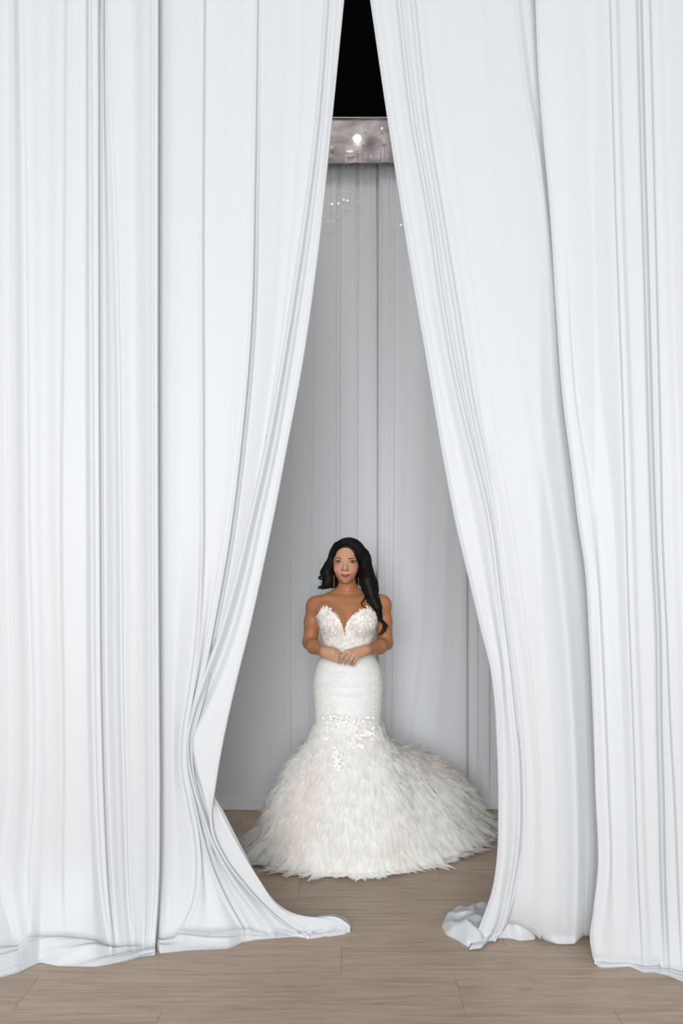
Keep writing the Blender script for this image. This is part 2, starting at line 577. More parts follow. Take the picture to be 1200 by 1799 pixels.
left_inner = [
    ([(268, 0), (268, 900), (268, 1400), (262, 1640)], 0.06),
    ([(282, 0), (281, 900), (283, 1400), (284, 1648)], [(0, 0.015), (500, 0.01), (1700, 0.006)]),
    ([(318, 0), (316, 900), (304, 1300), (308, 1500), (306, 1642)], 0.0),
    (off(c3, -7), [(0, -0.004), (900, 0.0), (1100, 0.025), (1700, 0.022)]),
    (off(c3, -1), [(0, -0.012), (900, -0.014), (1700, -0.018)]),
    (off(c3, 5), [(0, 0.012), (1000, 0.008), (1200, -0.014), (1700, -0.018)]),
    ([(405, 0), (405, 400), (398, 800), (385, 950), (370, 1060), (352, 1180), (336, 1250), (329, 1288), (328, 1350), (339, 1412), (351, 1478),
      (360, 1540), (366, 1590), (370, 1636)], [(0, 0.0), (900, 0.008), (1250, 0.02), (1700, 0.004)]),
    (off(c5, -8), [(0, 0.0), (700, -0.006), (1300, 0.0), (1700, 0.004)]),
    (off(c5, -1), -0.018),
    (off(c5, 4), [(0, 0.008), (500, 0.03), (1250, 0.03), (1700, 0.02)]),
    (off(c5, 10), [(0, -0.004), (600, -0.016), (1250, -0.01), (1700, 0.01)]),
    ([(518, 0), (510, 300), (490, 600), (462, 800), (440, 920), (413, 1040), (380, 1150), (350, 1240), (334, 1288), (333, 1345), (345, 1405),
      (360, 1462), (384, 1520), (420, 1585), (452, 1636)], 0.012),
    (off(c9, -7), [(0, 0.006), (1200, 0.014), (1500, 0.02), (1700, 0.01)]),
    (off(c9, -1), -0.020),
    (c10, [(0, 0.006), (600, 0.022), (1250, 0.03), (1500, 0.035), (1700, 0.015)]),
    (c11, [(0, -0.01), (700, -0.026), (1300, -0.03), (1700, -0.012)]),
    (off([(0.5 * (a[0] + b[0]), 0.5 * (a[1] + b[1])) for a, b in zip(c11[:12] + c11[12:], [E[int(round(i * (len(E) - 1) / (len(c11) - 1)))] for i in range(len(c11))])], 0), -0.03),
    (off(E, -6), -0.032),
    (off(E, -2.5), -0.040),
    (E, -0.034),
    (off(E, -3), -0.012),
    (G, [(0, 0.0), (1380, 0.01), (1500, -0.002), (1650, -0.01)]),
    (off([(0.5 * (a[0] + b[0]), 0.5 * (a[1] + b[1])) for a, b in zip(G, G2[:len(G)])], 0), [(0, 0.012), (1400, 0.02), (1700, 0.0)]),
    (G2, [(0, 0.02), (1400, 0.03), (1700, 0.02)]),
]
# resample the mid-flap line by height so that it stays between its neighbours
yy = np.array([0, 200, 465, 640, 800, 917, 1027, 1117, 1200, 1262, 1300, 1350, 1400, 1450, 1495, 1548, 1597, 1646])
mid = [(0.45 * np.interp(y, [p[1] for p in c11], [p[0] for p in c11]) + 0.55 * np.interp(y, [p[1] for p in E], [p[0] for p in E]), y) for y in yy]
left_inner[16] = (mid, -0.03)
yg = np.array([0, 220, 465, 640, 800, 900, 977, 1100, 1193, 1267, 1340, 1392, 1426, 1480, 1540, 1598])
midg = [(0.5 * np.interp(y, [p[1] for p in G], [p[0] for p in G]) + 0.5 * np.interp(y, [p[1] for p in G2[:17]], [p[0] for p in G2[:17]]), y) for y in yg] + [(560, 1617), (596, 1637)]
left_inner[22] = (midg, [(0, 0.012), (1400, 0.02), (1700, 0.0)])
hemI = [(200, 1636), (272, 1640), (276, 1677), (336, 1671), (403, 1668), (426, 1657), (450, 1653), (520, 1647), (548, 1651), (610, 1640), (620, 1630)]
v, f = drape_mesh(left_inner, di, hem=hemI, seed=5, rows=190, puddle_h=0.030, px_step=2.6, puddle_rows=22, lowbump=0.012)
mb = MB()
mb.add(v, f)
mb.add(*heap([(556, 1613), (590, 1610), (612, 1616), (618, 1628), (608, 1641), (575, 1646), (552, 1641)], 0.034, 4.0, wr=0.6, rg_=0.15))
o = mb.build('drape', M_DRAPE)
tag(o, 'white drape left of the gap, pinched in at knee height, its foot trailing right', 'drape', 'front white drapes')

# ---- right inner panel
dr = lambda p: np.interp(p, [640, 860, 950, 1060], [3.12, 3.05, 3.0, 2.99])
e1 = [(650, 0), (682, 220), (720, 465), (750, 640), (777, 800), (800, 920), (825, 1025), (845, 1110), (860, 1170), (868, 1230), (872, 1300),
      (875, 1433), (873, 1503), (864, 1564), (845, 1620), (824, 1672)]
r3 = [(675, 0), (703, 220), (740, 465), (772, 640), (808, 800), (833, 920), (853, 1025), (868, 1110), (878, 1170), (883, 1250), (888, 1400),
      (886, 1500), (878, 1570), (866, 1630), (845, 1670)]
r4 = [(702, 0), (725, 200), (760, 400), (780, 540), (815, 720), (835, 800), (860, 905), (882, 1070), (893, 1150), (901, 1225), (911, 1325),
      (914, 1410), (912, 1480), (900, 1560), (886, 1620), (866, 1660)]
r7 = [(726, 0), (747, 200), (779, 400), (802, 540), (832, 720), (849, 800), (868, 905), (890, 1070), (901, 1150), (909, 1225), (918, 1325),
      (921, 1410), (919, 1500), (912, 1580), (900, 1624)]
r11 = [(905, 0), (923, 150), (948, 300), (970, 500), (983, 700), (998, 825), (1009, 925), (1018, 990), (1027, 1125), (1033, 1275), (1037, 1395),
       (1038, 1527), (1034, 1600), (1030, 1652)]
right_inner = [
    (off(e1, 4)[:-1] + [(824.8, 1672)], [(0, 0.008), (1560, 0.008), (1672, -0.02)]),
    (off(e1, 1)[:-1] + [(824.4, 1672)], [(0, -0.010), (1560, -0.010), (1672, -0.021)]),
    (e1, -0.022),
    (off(e1, 3), -0.032),
    (off(e1, 7), -0.024),
    (r3, [(0, -0.016), (1000, -0.02), (1250, -0.014), (1700, -0.03)]),
    (off(r4, -9), [(0, -0.006), (1000, 0.006), (1150, 0.024), (1700, 0.0)]),
    (off(r4, -1), [(0, 0.022), (1100, 0.03), (1700, 0.035)]),
    (off(r4, 4), [(0, -0.006), (900, -0.008), (1700, 0.0)]),
    ([(717, 0), (738, 200), (771, 400), (793, 540), (824, 720), (842, 800), (864, 905), (886, 1070), (897, 1150), (905, 1225), (915, 1325), (918, 1410), (916, 1490), (907, 1570), (893, 1622)],
     [(0, 0.016), (700, 0.014), (900, -0.006), (1400, -0.010), (1700, 0.03)]),
    (r7, [(0, -0.012), (900, -0.018), (1400, -0.016), (1700, 0.02)]),
    (off(r7, 7), [(0, 0.012), (700, 0.010), (950, -0.010), (1700, 0.005)]),
    ([(750, 0), (772, 200), (804, 400), (828, 560), (858, 800), (882, 905), (904, 1070), (917, 1150), (925, 1225), (935, 1325), (940, 1410), (940, 1500), (936, 1600), (934, 1637)], -0.006),
    ([(790, 0), (812, 300), (850, 600), (882, 800), (915, 1000), (938, 1200), (952, 1400), (955, 1550), (956, 1656)], [(0, 0.0), (1200, -0.02), (1600, -0.028), (1700, -0.02)]),
    ([(838, 0), (862, 300), (898, 600), (925, 800), (952, 1000), (970, 1200), (980, 1400), (982, 1550), (982, 1663)], [(0, -0.008), (800, -0.012), (1200, -0.03), (1600, -0.036), (1700, -0.025)]),
    ([(868, 0), (892, 300), (930, 600), (952, 800), (982, 1000), (1000, 1200), (1010, 1400), (1012, 1550), (1008, 1663)], [(0, 0.004), (900, 0.0), (1200, -0.014), (1700, -0.02)]),
    (off(r11, -5), [(0, 0.0), (600, 0.016), (1000, 0.03), (1700, 0.03)]),
    (off(r11, 1), [(0, -0.014), (400, -0.004), (800, 0.03), (1700, 0.04)]),
    (off(r11, 14), [(0, 0.012), (600, 0.05), (1700, 0.06)]),
    (off(r11, 60), 0.09),
    (off(r11, 130), 0.09),
]
v, f = drape_mesh(right_inner, dr, seed=8, rows=170, px_step=2.8)
mb = MB()
mb.add(v, f)
mb.add(*heap([(775, 1627), (785, 1612), (803, 1600), (830, 1599), (858, 1596), (872, 1610), (866, 1640), (845, 1660), (822, 1664), (800, 1650), (784, 1643)], 0.06, 6.0, wr=0.9))
mb.add(*heap([(866, 1628), (885, 1618), (915, 1622), (942, 1634), (941, 1650), (915, 1653), (895, 1648), (870, 1648)], 0.075, 9.0, wr=1.4))
o = mb.build('drape', M_DRAPE)
tag(o, 'white drape right of the gap, swept aside, a crumpled corner on the floor', 'drape', 'front white drapes')

# ---- right outer panel
dro = lambda p: np.interp(p, [930, 1045, 1300], [2.96, 2.865, 2.81])
q1 = [(940, 0), (945, 125), (967, 390), (977, 550), (988, 700), (1004, 825), (1016, 925), (1026, 990), (1035, 1125), (1042, 1275), (1046, 1395),
      (1050, 1527), (1042, 1600), (1036, 1650), (1044, 1694)]
q4 = [(1072, 0), (1083, 400), (1094, 700), (1100, 900), (1105, 1075), (1112, 1250), (1117, 1400), (1122, 1550), (1130, 1702)]
q7 = [(1124, 0), (1130, 250), (1137, 500), (1145, 800), (1150, 950), (1157, 1100), (1160, 1300), (1163, 1400), (1166, 1550), (1172, 1700)]
q9 = [(1141, 0), (1147, 250), (1153, 500), (1160, 800), (1163, 950), (1170, 1100), (1178, 1300), (1184, 1400), (1190, 1550), (1196, 1704)]
right_outer = [
    (off(q1, 5), 0.030),
    (off(q1, 1), 0.010),
    (q1, -0.008),
    (off(q1, 6), -0.016),
    (off(q1, 20), [(0, 0.002), (700, -0.008), (1700, -0.012)]),
    ([(985, 0), (998, 400), (1014, 700), (1046, 900), (1058, 1075), (1066, 1250), (1073, 1400), (1078, 1600), (1080, 1698)], [(0, 0.0), (800, 0.010), (1700, 0.012)]),
    ([(1030, 0), (1042, 400), (1058, 700), (1078, 900), (1086, 1075), (1093, 1250), (1098, 1400), (1102, 1600), (1105, 1696)], -0.004),
    (off(q4, -3), 0.016),
    (off(q4, 2), -0.010),
    (off(q4, 9), -0.014),
    (off(q4, 17), [(0, 0.004), (900, 0.0), (1700, 0.0)]),
    (off(q7, -8), [(0, -0.002), (1700, -0.006)]),
    (off(q7, -1), 0.034),
    (off(q7, 3), 0.012),
    (off(q7, 5), -0.010),
    (off(q9, -1), -0.012),
    (off(q9, 3), 0.022),
    (off(q9, 10), 0.018),
    ([(1172, 0), (1186, 500), (1200, 900), (1208, 1400), (1215, 1710)], -0.004),
    ([(1215, 0), (1226, 900), (1240, 1712)], 0.012),
    ([(1250, 0), (1262, 900), (1270, 1715)], -0.01),
    ([(1300, 0), (1310, 1712)], 0.02),
    *random_lines(1325, 1830, 28, 43, 0.016, 0, 1706),
    ([(1850, 0), (1850, 1706)], 0.03),
]
hemR = [(1030, 1692), (1041, 1693), (1055, 1703), (1107, 1700), (1130, 1711), (1149, 1710), (1175, 1716), (1200, 1727), (1320, 1742), (1500, 1725), (1870, 1735)]
v, f = drape_mesh(right_outer, dro, hem=hemR, seed=11, rows=150, px_step=2.8, puddle_h=0.028, puddle_rows=18)
o = mesh_obj('drape', v, f, M_DRAPE)
tag(o, 'white drape at the far right, overlapping in front of its neighbour', 'drape', 'front white drapes')

# ---- back drapes
DB = 4.90
TOPZ = 3.905


def back_panel(x0, x1, d, seed, lines, label, hem_out=0.06, amp=0.014):
    """x0..x1 in photograph pixels at the back; lines: (path, relief) fold lines"""
    rg = np.random.default_rng(seed)
    ctr = [([(x0, 298), (x0, 1405)], 0.02)]
    ctr += lines
    ctr += [([(x1, 298), (x1, 1405)], 0.05)]
    db = lambda p: np.full_like(np.asarray(p, float), d)
    v, f = drape_mesh(ctr, db, rows=110, top_py=278, seed=seed, micro=amp * 0.10, px_step=2.2,
                      hem=[(x0 - 50, 1415), (x0, 1416), (x0 + 30, 1423), (x1 - 26, 1425), (x1 - 9, 1412), (x1, 1412), (x1 + 50, 1412)], puddle_h=0.03, puddle_rows=8)
    zp = CH - (326 - HZ) * d / FPX
    top = np.clip((v[:, 2] - zp) / 0.012, 0, 1)
    v[:, 1] -= 0.007 * top                                   # rod pocket band
    v[:, 1] += 0.003 * np.sin(v[:, 0] * 190 + 3 * np.sin(v[:, 0] * 23)) * np.clip((v[:, 2] - zp + 0.25) / 0.25, 0, 1)
    o = mesh_obj('back_drape', v, f, M_BACK)
    tag(o, label, 'drape', 'back white drapes')
    return o


linesB = random_lines(-170, 520, 48, 21, 0.012) + [
    ([(552, 298), (545, 800), (538, 1405)], 0.012), ([(560, 298), (553, 800), (546, 1405)], -0.008),
    ([(577, 298), (574, 800), (575, 1405)], 0.008), ([(588, 298), (586, 800), (588, 1405)], -0.012),
    ([(597, 298), (596, 800), (598, 1405)], 0.014), ([(600, 298), (599, 800), (601, 1405)], -0.010),
    ([(624, 298), (622, 800), (624, 1405)], 0.006), ([(628, 298), (626, 800), (628, 1405)], 0.018),
    ([(632, 298), (630, 800), (632, 1405)], -0.010), ([(648, 298), (646, 800), (648, 1405)], -0.004), ([(660, 298), (660, 800), (660, 1405)], 0.004),
]
back_panel(-190, 669, DB, 31, linesB, 'left grey-white back drape behind the person, straight soft folds')
linesC = [
    ([(668, 298), (665, 800), (666, 1405)], -0.012), ([(676, 298), (673, 800), (676, 1405)], 0.012),
    ([(680, 298), (676, 800), (680, 1405)], -0.008), ([(691, 298), (690, 800), (686, 1405)], 0.014),
    ([(695, 298), (694, 800), (688, 1405)], -0.012), ([(712, 298), (716, 800), (700, 1150), (690, 1405)], 0.004),
    ([(735, 298), (742, 800), (735, 1100), (712, 1300), (705, 1405)], -0.012), ([(752, 298), (760, 800), (752, 1100), (728, 1300), (722, 1405)], 0.008),
    ([(775, 298), (785, 800), (778, 1100), (765, 1300), (760, 1405)], -0.008), ([(800, 298), (804, 800), (798, 1100), (788, 1300), (786, 1405)], 0.006),
    ([(812, 298), (812, 800), (810, 1405)], -0.006), ([(819, 298), (819, 800), (819, 1405)], 0.004)]
back_panel(664.3, 827, DB - 0.018, 33, linesC, 'middle back drape behind the train, with curved swags')
linesD = [([(826, 298), (826, 1405)], -0.012), ([(838, 298), (838, 1405)], -0.010), ([(842, 298), (842, 1405)], 0.012),
          ([(847, 298), (847, 1405)], -0.010), ([(859, 298), (859, 1405)], -0.004), ([(862, 298), (862, 1405)], 0.05),
          ([(869, 298), (869, 1405)], 0.02), ([(876, 298), (876, 1405)], -0.01)] + random_lines(890, 1390, 36, 25, 0.012)
back_panel(822.4, 1400, DB - 0.036, 35, linesD, 'right back drape with a dark fold beside the train')

# ---- shiny valance above the back drapes
def valance():
    m, nt, o_ = new_mat('shiny_pinkish_sheer')
    L = nt.links.new
    tc = nt.nodes.new('ShaderNodeTexCoord')
    mp = nt.nodes.new('ShaderNodeMapping'); mp.inputs['Scale'].default_value = (3.5, 3.5, 6)
    nz = nt.nodes.new('ShaderNodeTexNoise'); nz.inputs['Scale'].default_value = 1.6; nz.inputs['Detail'].default_value = 3
    r = nt.nodes.new('ShaderNodeValToRGB')
    r.color_ramp.elements[0].position, r.color_ramp.elements[0].color = 0.32, (0.13, 0.118, 0.116, 1)
    r.color_ramp.elements[1].position, r.color_ramp.elements[1].color = 0.62, (0.40, 0.37, 0.385, 1)
    b = principled(nt, Roughness=0.38, Metallic=0.35)
    bp = nt.nodes.new('ShaderNodeBump'); bp.inputs['Strength'].default_value = 0.25; bp.inputs['Distance'].default_value = 0.03
    L(tc.outputs['Object'], mp.inputs[0]); L(mp.outputs[0], nz.inputs[0]); L(nz.outputs['Fac'], r.inputs[0])
    L(r.outputs[0], b.inputs['Base Color']); L(nz.outputs['Fac'], bp.inputs['Height']); L(bp.outputs[0], b.inputs['Normal'])
    L(b.outputs[0], o_.inputs[0])
    n, k = 260, 14
    xs = np.linspace(-2.7, 2.7, n)
    V = []
    for j in range(k):
        t = j / (k - 1)
        z = 3.895 + t * 0.272
        rip = 0.006 * np.sin(xs * 38) * (1 - t) + 0.004 * np.sin(xs * 17 + 2)
        V.append(np.stack([xs, 4.80 + rip, np.full(n, z) + (0.003 * np.sin(xs * 31) if j == 0 else 0)], -1))
    back = V[-1].copy(); back[:, 1] += 0.04
    V.append(back)
    V = np.array(V)
    o = mesh_obj('valance', V.reshape(-1, 3), grid_faces(k + 1, n), m)
    tag(o, 'shiny pinkish grey valance band above the back drapes', 'valance')
    # seams and top piping
    ms = simple_mat('valance_thread', (0.30, 0.27, 0.28), 0.6)
    mb = MB()
    mb.add(*tube(np.stack([xs, np.full(n, 4.797), np.full(n, 4.167)], -1), 0.004, 6))
    mb.build('piping', simple_mat('valance_piping', (0.5, 0.46, 0.45), 0.5), o)
    for px, top in ((578, 252), (605, 250), (612, 272), (628, 262), (638, 262), (669, 262), (676, 255), (559, 256), (700, 258)):
        a = np.array(W(px, top, 4.788)); b_ = np.array(W(px - 1.5, 298, 4.79))
        t = np.linspace(0, 1, 6)[:, None]
        mesh_obj('seam', *tube(a * (1 - t) + b_ * t, 0.0011, 5), ms, o)
    return o


valance()

# ---- glowing shapes added for reflections on the valance and glints on the back drapes
def uv_ball(c, rx, ry, rz, nu=12, nv=8):
    V = []
    for i in range(nv + 1):
        th = math.pi * i / nv
        for j in range(nu):
            ph = 2 * math.pi * j / nu
            V.append((c[0] + rx * math.sin(th) * math.cos(ph), c[1] + ry * math.sin(th) * math.sin(ph), c[2] + rz * math.cos(th)))
    return np.array(V), grid_faces(nv + 1, nu, True)


M_GLOW = glow_mat('warm_glow', (1.0, 0.86, 0.72), 0.9)
M_GLOW2 = glow_mat('dim_glow', (0.95, 0.90, 0.84), 0.5)
M_GLARE = glow_mat('white_glare', (1.0, 0.98, 0.96), 6.0)
mb = MB()
cl = W(627.5, 243, 4.77)
for k in range(9):
    a = k * 2 * math.pi / 8
    rr = 0.0 if k == 8 else 0.014
    mb.add(*uv_ball((cl[0] + rr * 1.15 * math.cos(a), cl[1], cl[2] + rr * math.sin(a)), 0.0095, 0.008, 0.0095))
o = mb.build('lamp_reflection', M_GLARE)  # glowing balls stand in for a lamp's reflection in the valance
tag(o, 'large bright white reflected glow, added as small balls in front of the shiny valance', 'glint')
for px, py, w, h, mt in ((583, 258, 2.6, 3.2, M_GLOW2), (615, 265.5, 6.5, 2.0, M_GLOW), (638.5, 250, 1.6, 4.0, M_GLOW2), (671, 225.5, 2.2, 2.2, M_GLOW),
                     (674, 246, 3.0, 1.6, M_GLOW2), (651.5, 275, 1.4, 3.4, M_GLOW2), (642, 227, 1.4, 2.0, M_GLOW2)):
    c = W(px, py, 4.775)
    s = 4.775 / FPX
    o = mesh_obj('glint_dot', *uv_ball(c, w * s, 0.006, h * s), mt)  # glowing dot added in place of a reflected glint
    tag(o, 'tiny glowing dot added as a glint on the shiny valance', 'light', 'added glints on the valance')
for px, py, w, mt in ((600, 336.5, 1.8, M_GLOW2), (606, 336.5, 1.6, M_GLOW2), (615, 336, 2.0, M_GLOW2), (577, 359, 1.6, M_GLOW2), (583, 358.5, 2.6, M_GLOW),
                  (594.5, 357.5, 2.2, M_GLOW), (604, 351, 2.2, M_GLOW), (610.5, 352.5, 2.4, M_GLOW), (629, 355, 1.8, M_GLOW2), (570, 380, 1.6, M_GLOW2),
                  (594, 380, 1.6, M_GLOW2), (576, 389, 2.2, M_GLOW2), (583.5, 389.5, 2.0, M_GLOW2), (640.5, 377, 1.6, M_GLOW2), (642, 405, 2.0, M_GLOW2),
                  (699, 384, 1.8, M_GLOW2), (704.5, 395, 2.2, M_GLOW), (687, 398, 1.6, M_GLOW2), (694, 397, 1.6, M_GLOW2),
                  (591, 680, 1.5, M_GLOW2), (527, 677, 1.5, M_GLOW2)):
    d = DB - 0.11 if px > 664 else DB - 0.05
    o = mesh_obj('glint_dot', *uv_ball(W(px, py, d), w * d / FPX, 0.006, w * 0.85 * d / FPX), mt)  # glowing dot added for a spot of light on the cloth
    tag(o, 'tiny warm glint on the back drape, added as a glowing dot', 'light', 'added glints on the back drapes')


# ------------------------------------------------------------------ the person
class Field:
    """signed distance field on a grid, joined smoothly, turned into one continuous surface"""

    def __init__(s, lo, hi, h):
        s.lo, s.h = np.array(lo, float), h
        n = np.ceil((np.array(hi) - s.lo) / h).astype(int) + 1
        s.n = n
        s.F = np.full(n, 0.08, dtype=np.float32)
        s.ax = [(s.lo[i] + h * np.arange(n[i])).astype(np.float32) for i in range(3)]

    def sub(s, lo, hi):
        a = np.clip(np.floor((np.array(lo) - s.lo) / s.h).astype(int), 0, s.n - 1)
        b = np.clip(np.ceil((np.array(hi) - s.lo) / s.h).astype(int) + 1, 1, s.n)
        sl = tuple(slice(a[i], b[i]) for i in range(3))
        return sl, s.ax[0][sl[0]][:, None, None], s.ax[1][sl[1]][None, :, None], s.ax[2][sl[2]][None, None, :]

    def put(s, sl, d, k, op='u'):
        A = s.F[sl]
        d = d.astype(np.float32)
        if op == 'u':
            h = np.clip(0.5 + 0.5 * (A - d) / k, 0, 1)
            s.F[sl] = A * (1 - h) + d * h - k * h * (1 - h)
        else:
            h = np.clip(0.5 - 0.5 * (A + d) / k, 0, 1)
            s.F[sl] = A * (1 - h) + (-d) * h + k * h * (1 - h)

    def cone(s, a, b, ra, rb, k=0.01, op='u'):
        a, b = np.asarray(a, float), np.asarray(b, float)
        r = max(ra, rb) + k + 4 * s.h
        sl, x, y, z = s.sub(np.minimum(a, b) - r, np.maximum(a, b) + r)
        d = b - a
        t = np.clip(((x - a[0]) * d[0] + (y - a[1]) * d[1] + (z - a[2]) * d[2]) / max(d @ d, 1e-9), 0, 1)
        q = np.sqrt((x - a[0] - t * d[0]) ** 2 + (y - a[1] - t * d[1]) ** 2 + (z - a[2] - t * d[2]) ** 2)
        s.put(sl, q - (ra + (rb - ra) * t), k, op)

    def chain(s, pts, rad, k=0.01, op='u'):
        for i in range(len(pts) - 1):
            s.cone(pts[i], pts[i + 1], rad[i], rad[i + 1], k, op)

    def ell(s, c, r, k=0.01, op='u'):
        c, r = np.asarray(c, float), np.asarray(r, float)
        m = r + k + 4 * s.h
        sl, x, y, z = s.sub(c - m, c + m)
        x, y, z = x - c[0], y - c[1], z - c[2]
        k0 = np.sqrt((x / r[0]) ** 2 + (y / r[1]) ** 2 + (z / r[2]) ** 2)
        k1 = np.sqrt((x / r[0] ** 2) ** 2 + (y / r[1] ** 2) ** 2 + (z / r[2] ** 2) ** 2) + 1e-6
        s.put(sl, k0 * (k0 - 1) / k1, k, op)

    def loft(s, zs, cx, cy, a, b, k=0.01):
        """elliptic sections stacked along z (zs ascending)"""
        m = max(max(a), max(b)) + k + 0.02
        sl, x, y, z = s.sub((min(cx) - m, min(cy) - m, zs[0] - 0.02), (max(cx) + m, max(cy) + m, zs[-1] + 0.02))
        zz = z.ravel()
        q = hermite(zs, np.stack([cx, cy, a, b], -1), zz)
        CX, CY, A, B = [q[:, i][None, None, :] for i in range(4)]
        d = (np.sqrt(((x - CX) / A) ** 2 + ((y - CY) / B) ** 2) - 1) * np.minimum(A, B)
        d = np.maximum(d, np.maximum(zs[0] - z, z - zs[-1]))
        s.put(sl, d, k)

    def surface(s):
        F = s.F
        S = F < 0
        cnt = np.zeros(np.array(F.shape) - 1, dtype=np.uint8)
        for i in (0, 1):
            for j in (0, 1):
                for k in (0, 1):
                    cnt += S[i:F.shape[0] - 1 + i, j:F.shape[1] - 1 + j, k:F.shape[2] - 1 + k]
        act = (cnt > 0) & (cnt < 8)
        cell = np.argwhere(act)
        idx = np.full(act.shape, -1, dtype=np.int64)
        idx[act] = np.arange(len(cell))
        cor = np.array([(i, j, k) for i in (0, 1) for j in (0, 1) for k in (0, 1)])
        val = np.stack([F[cell[:, 0] + c[0], cell[:, 1] + c[1], cell[:, 2] + c[2]] for c in cor], -1).astype(np.float64)
        acc = np.zeros((len(cell), 3)); num = np.zeros(len(cell))
        for p in range(8):
            for q in range(p + 1, 8):
                if np.abs(cor[p] - cor[q]).sum() != 1:
                    continue
                m = (val[:, p] < 0) != (val[:, q] < 0)
                t = np.where(m, val[:, p] / np.where(m, val[:, p] - val[:, q], 1), 0)
                acc += np.where(m[:, None], cor[p] + t[:, None] * (cor[q] - cor[p]), 0)
                num += m
        V = s.lo + s.h * (cell + acc / num[:, None])
        Q = []
        for ax in range(3):
            o1, o2 = [(1, 2), (2, 0), (0, 1)][ax]
            sa = [slice(None)] * 3; sb = [slice(None)] * 3
            sa[ax] = slice(0, -1); sb[ax] = slice(1, None)
            A, B = S[tuple(sa)], S[tuple(sb)]
            e = np.argwhere(A != B)
            e = e[(e[:, o1] > 0) & (e[:, o2] > 0) & (e[:, o1] < act.shape[o1]) & (e[:, o2] < act.shape[o2])]
            ins = A[e[:, 0], e[:, 1], e[:, 2]]
            def g(d1, d2):
                c = e.copy(); c[:, o1] += d1; c[:, o2] += d2
                return idx[c[:, 0], c[:, 1], c[:, 2]]
            q = np.stack([g(-1, -1), g(0, -1), g(0, 0), g(-1, 0)], -1)
            q[~ins] = q[~ins][:, ::-1]
            Q.append(q)
        Q = np.concatenate(Q)
        return V, Q[(Q >= 0).all(1)]


def smooth_mesh(V, Q, it=2, lam=0.5):
    for _ in range(it):
        acc = np.zeros_like(V); n = np.zeros(len(V))
        for a, b in ((0, 1), (1, 2), (2, 3), (3, 0)):
            np.add.at(acc, Q[:, a], V[Q[:, b]]); np.add.at(n, Q[:, a], 1)
            np.add.at(acc, Q[:, b], V[Q[:, a]]); np.add.at(n, Q[:, b], 1)
        V = V * (1 - lam) + lam * acc / n[:, None]
    return V


S = DW / FPX                                  # metres per pixel at the person
zpy = lambda py, dy=0.0: CH - (py - HZ) * (DW + dy) / FPX

lo = np.array([P(522, 1250)[0], DW - 0.30, P(600, 1252)[2]])
hi = np.array([P(700, 940)[0], DW + 0.17, P(600, 940)[2]])

# torso sections: row, half width px, centre px, depth centre, half depth
TOR = [(1248, 52, 611, 0.00, 0.135), (1215, 53, 611.5, 0.00, 0.130), (1190, 52, 611.5, 0.0, 0.122), (1170, 47, 611, -0.005, 0.112),
       (1150, 42, 611, -0.008, 0.104), (1136, 40, 611, -0.008, 0.102), (1120, 43, 611, -0.005, 0.104), (1100, 49, 611, 0.0, 0.108),
       (1080, 51, 611, 0.005, 0.105), (1064, 47, 611, 0.012, 0.090), (1052, 34, 611, 0.022, 0.070), (1042, 21, 611, 0.028, 0.056)]


def torso(fl, grow=0.0):
    fl.loft([zpy(t[0]) for t in TOR], [P(t[2], t[0])[0] for t in TOR], [DW + t[3] for t in TOR],
            [t[1] * S + grow for t in TOR], [t[4] + grow for t in TOR], 0.006)
    for px, sg in ((586.5, -1), (636, 1)):
        fl.ell(P(px, 1091, -0.070), (0.066 + grow, 0.062 + grow, 0.064 + grow), 0.030)
        fl.ell(P(611 + sg * 40, 1073, -0.035), (0.045 + grow, 0.045 + grow, 0.045 + grow), 0.03)       # chest by the arm
        fl.ell(P(px - sg * 6, 1096, -0.088), (0.048 + grow, 0.045 + grow, 0.050 + grow), 0.022)


B = Field(lo, hi, 0.0021)
torso(B)
# neck, shoulders, collar
B.cone(P(609.5, 1022, 0.012), P(611, 1046, 0.026), 0.0455, 0.050, 0.022)
for sx, sh, k in ((-1, (556, 1064.5), 0.03), (1, (669.5, 1062), 0.03)):
    nb = P(611 + sx * 14, 1042, 0.03)
    B.cone(nb, P(sh[0], sh[1], 0.022), 0.030, 0.040, 0.035)
    B.cone(P(611 + sx * 5, 1055, -0.035), P(611 + sx * 38, 1051, -0.010), 0.011, 0.013, 0.030)   # collar bone
    B.ell(P(sh[0], sh[1], 0.015), (0.047, 0.048, 0.050), 0.03)
# arms: shoulder, elbow, wrist
AL = [P(553.5, 1066, 0.015), P(548.5, 1092, 0.022), P(545, 1128, 0.028)]
FL_ = [P(544.5, 1129, 0.022), P(551.5, 1136.5, -0.06), P(568, 1145, -0.165)]
AR = [P(671.5, 1064, 0.015), P(674.5, 1092, 0.022), P(677, 1129, 0.028)]
FR_ = [P(677.5, 1130, 0.022), P(667, 1136.5, -0.06), P(646, 1141.5, -0.172)]
for A_, F_ in ((AL, FL_), (AR, FR_)):
    B.chain(A_, [0.045, 0.0395, 0.0375], 0.018)
    B.chain(F_, [0.0365, 0.0350, 0.0232], 0.016)
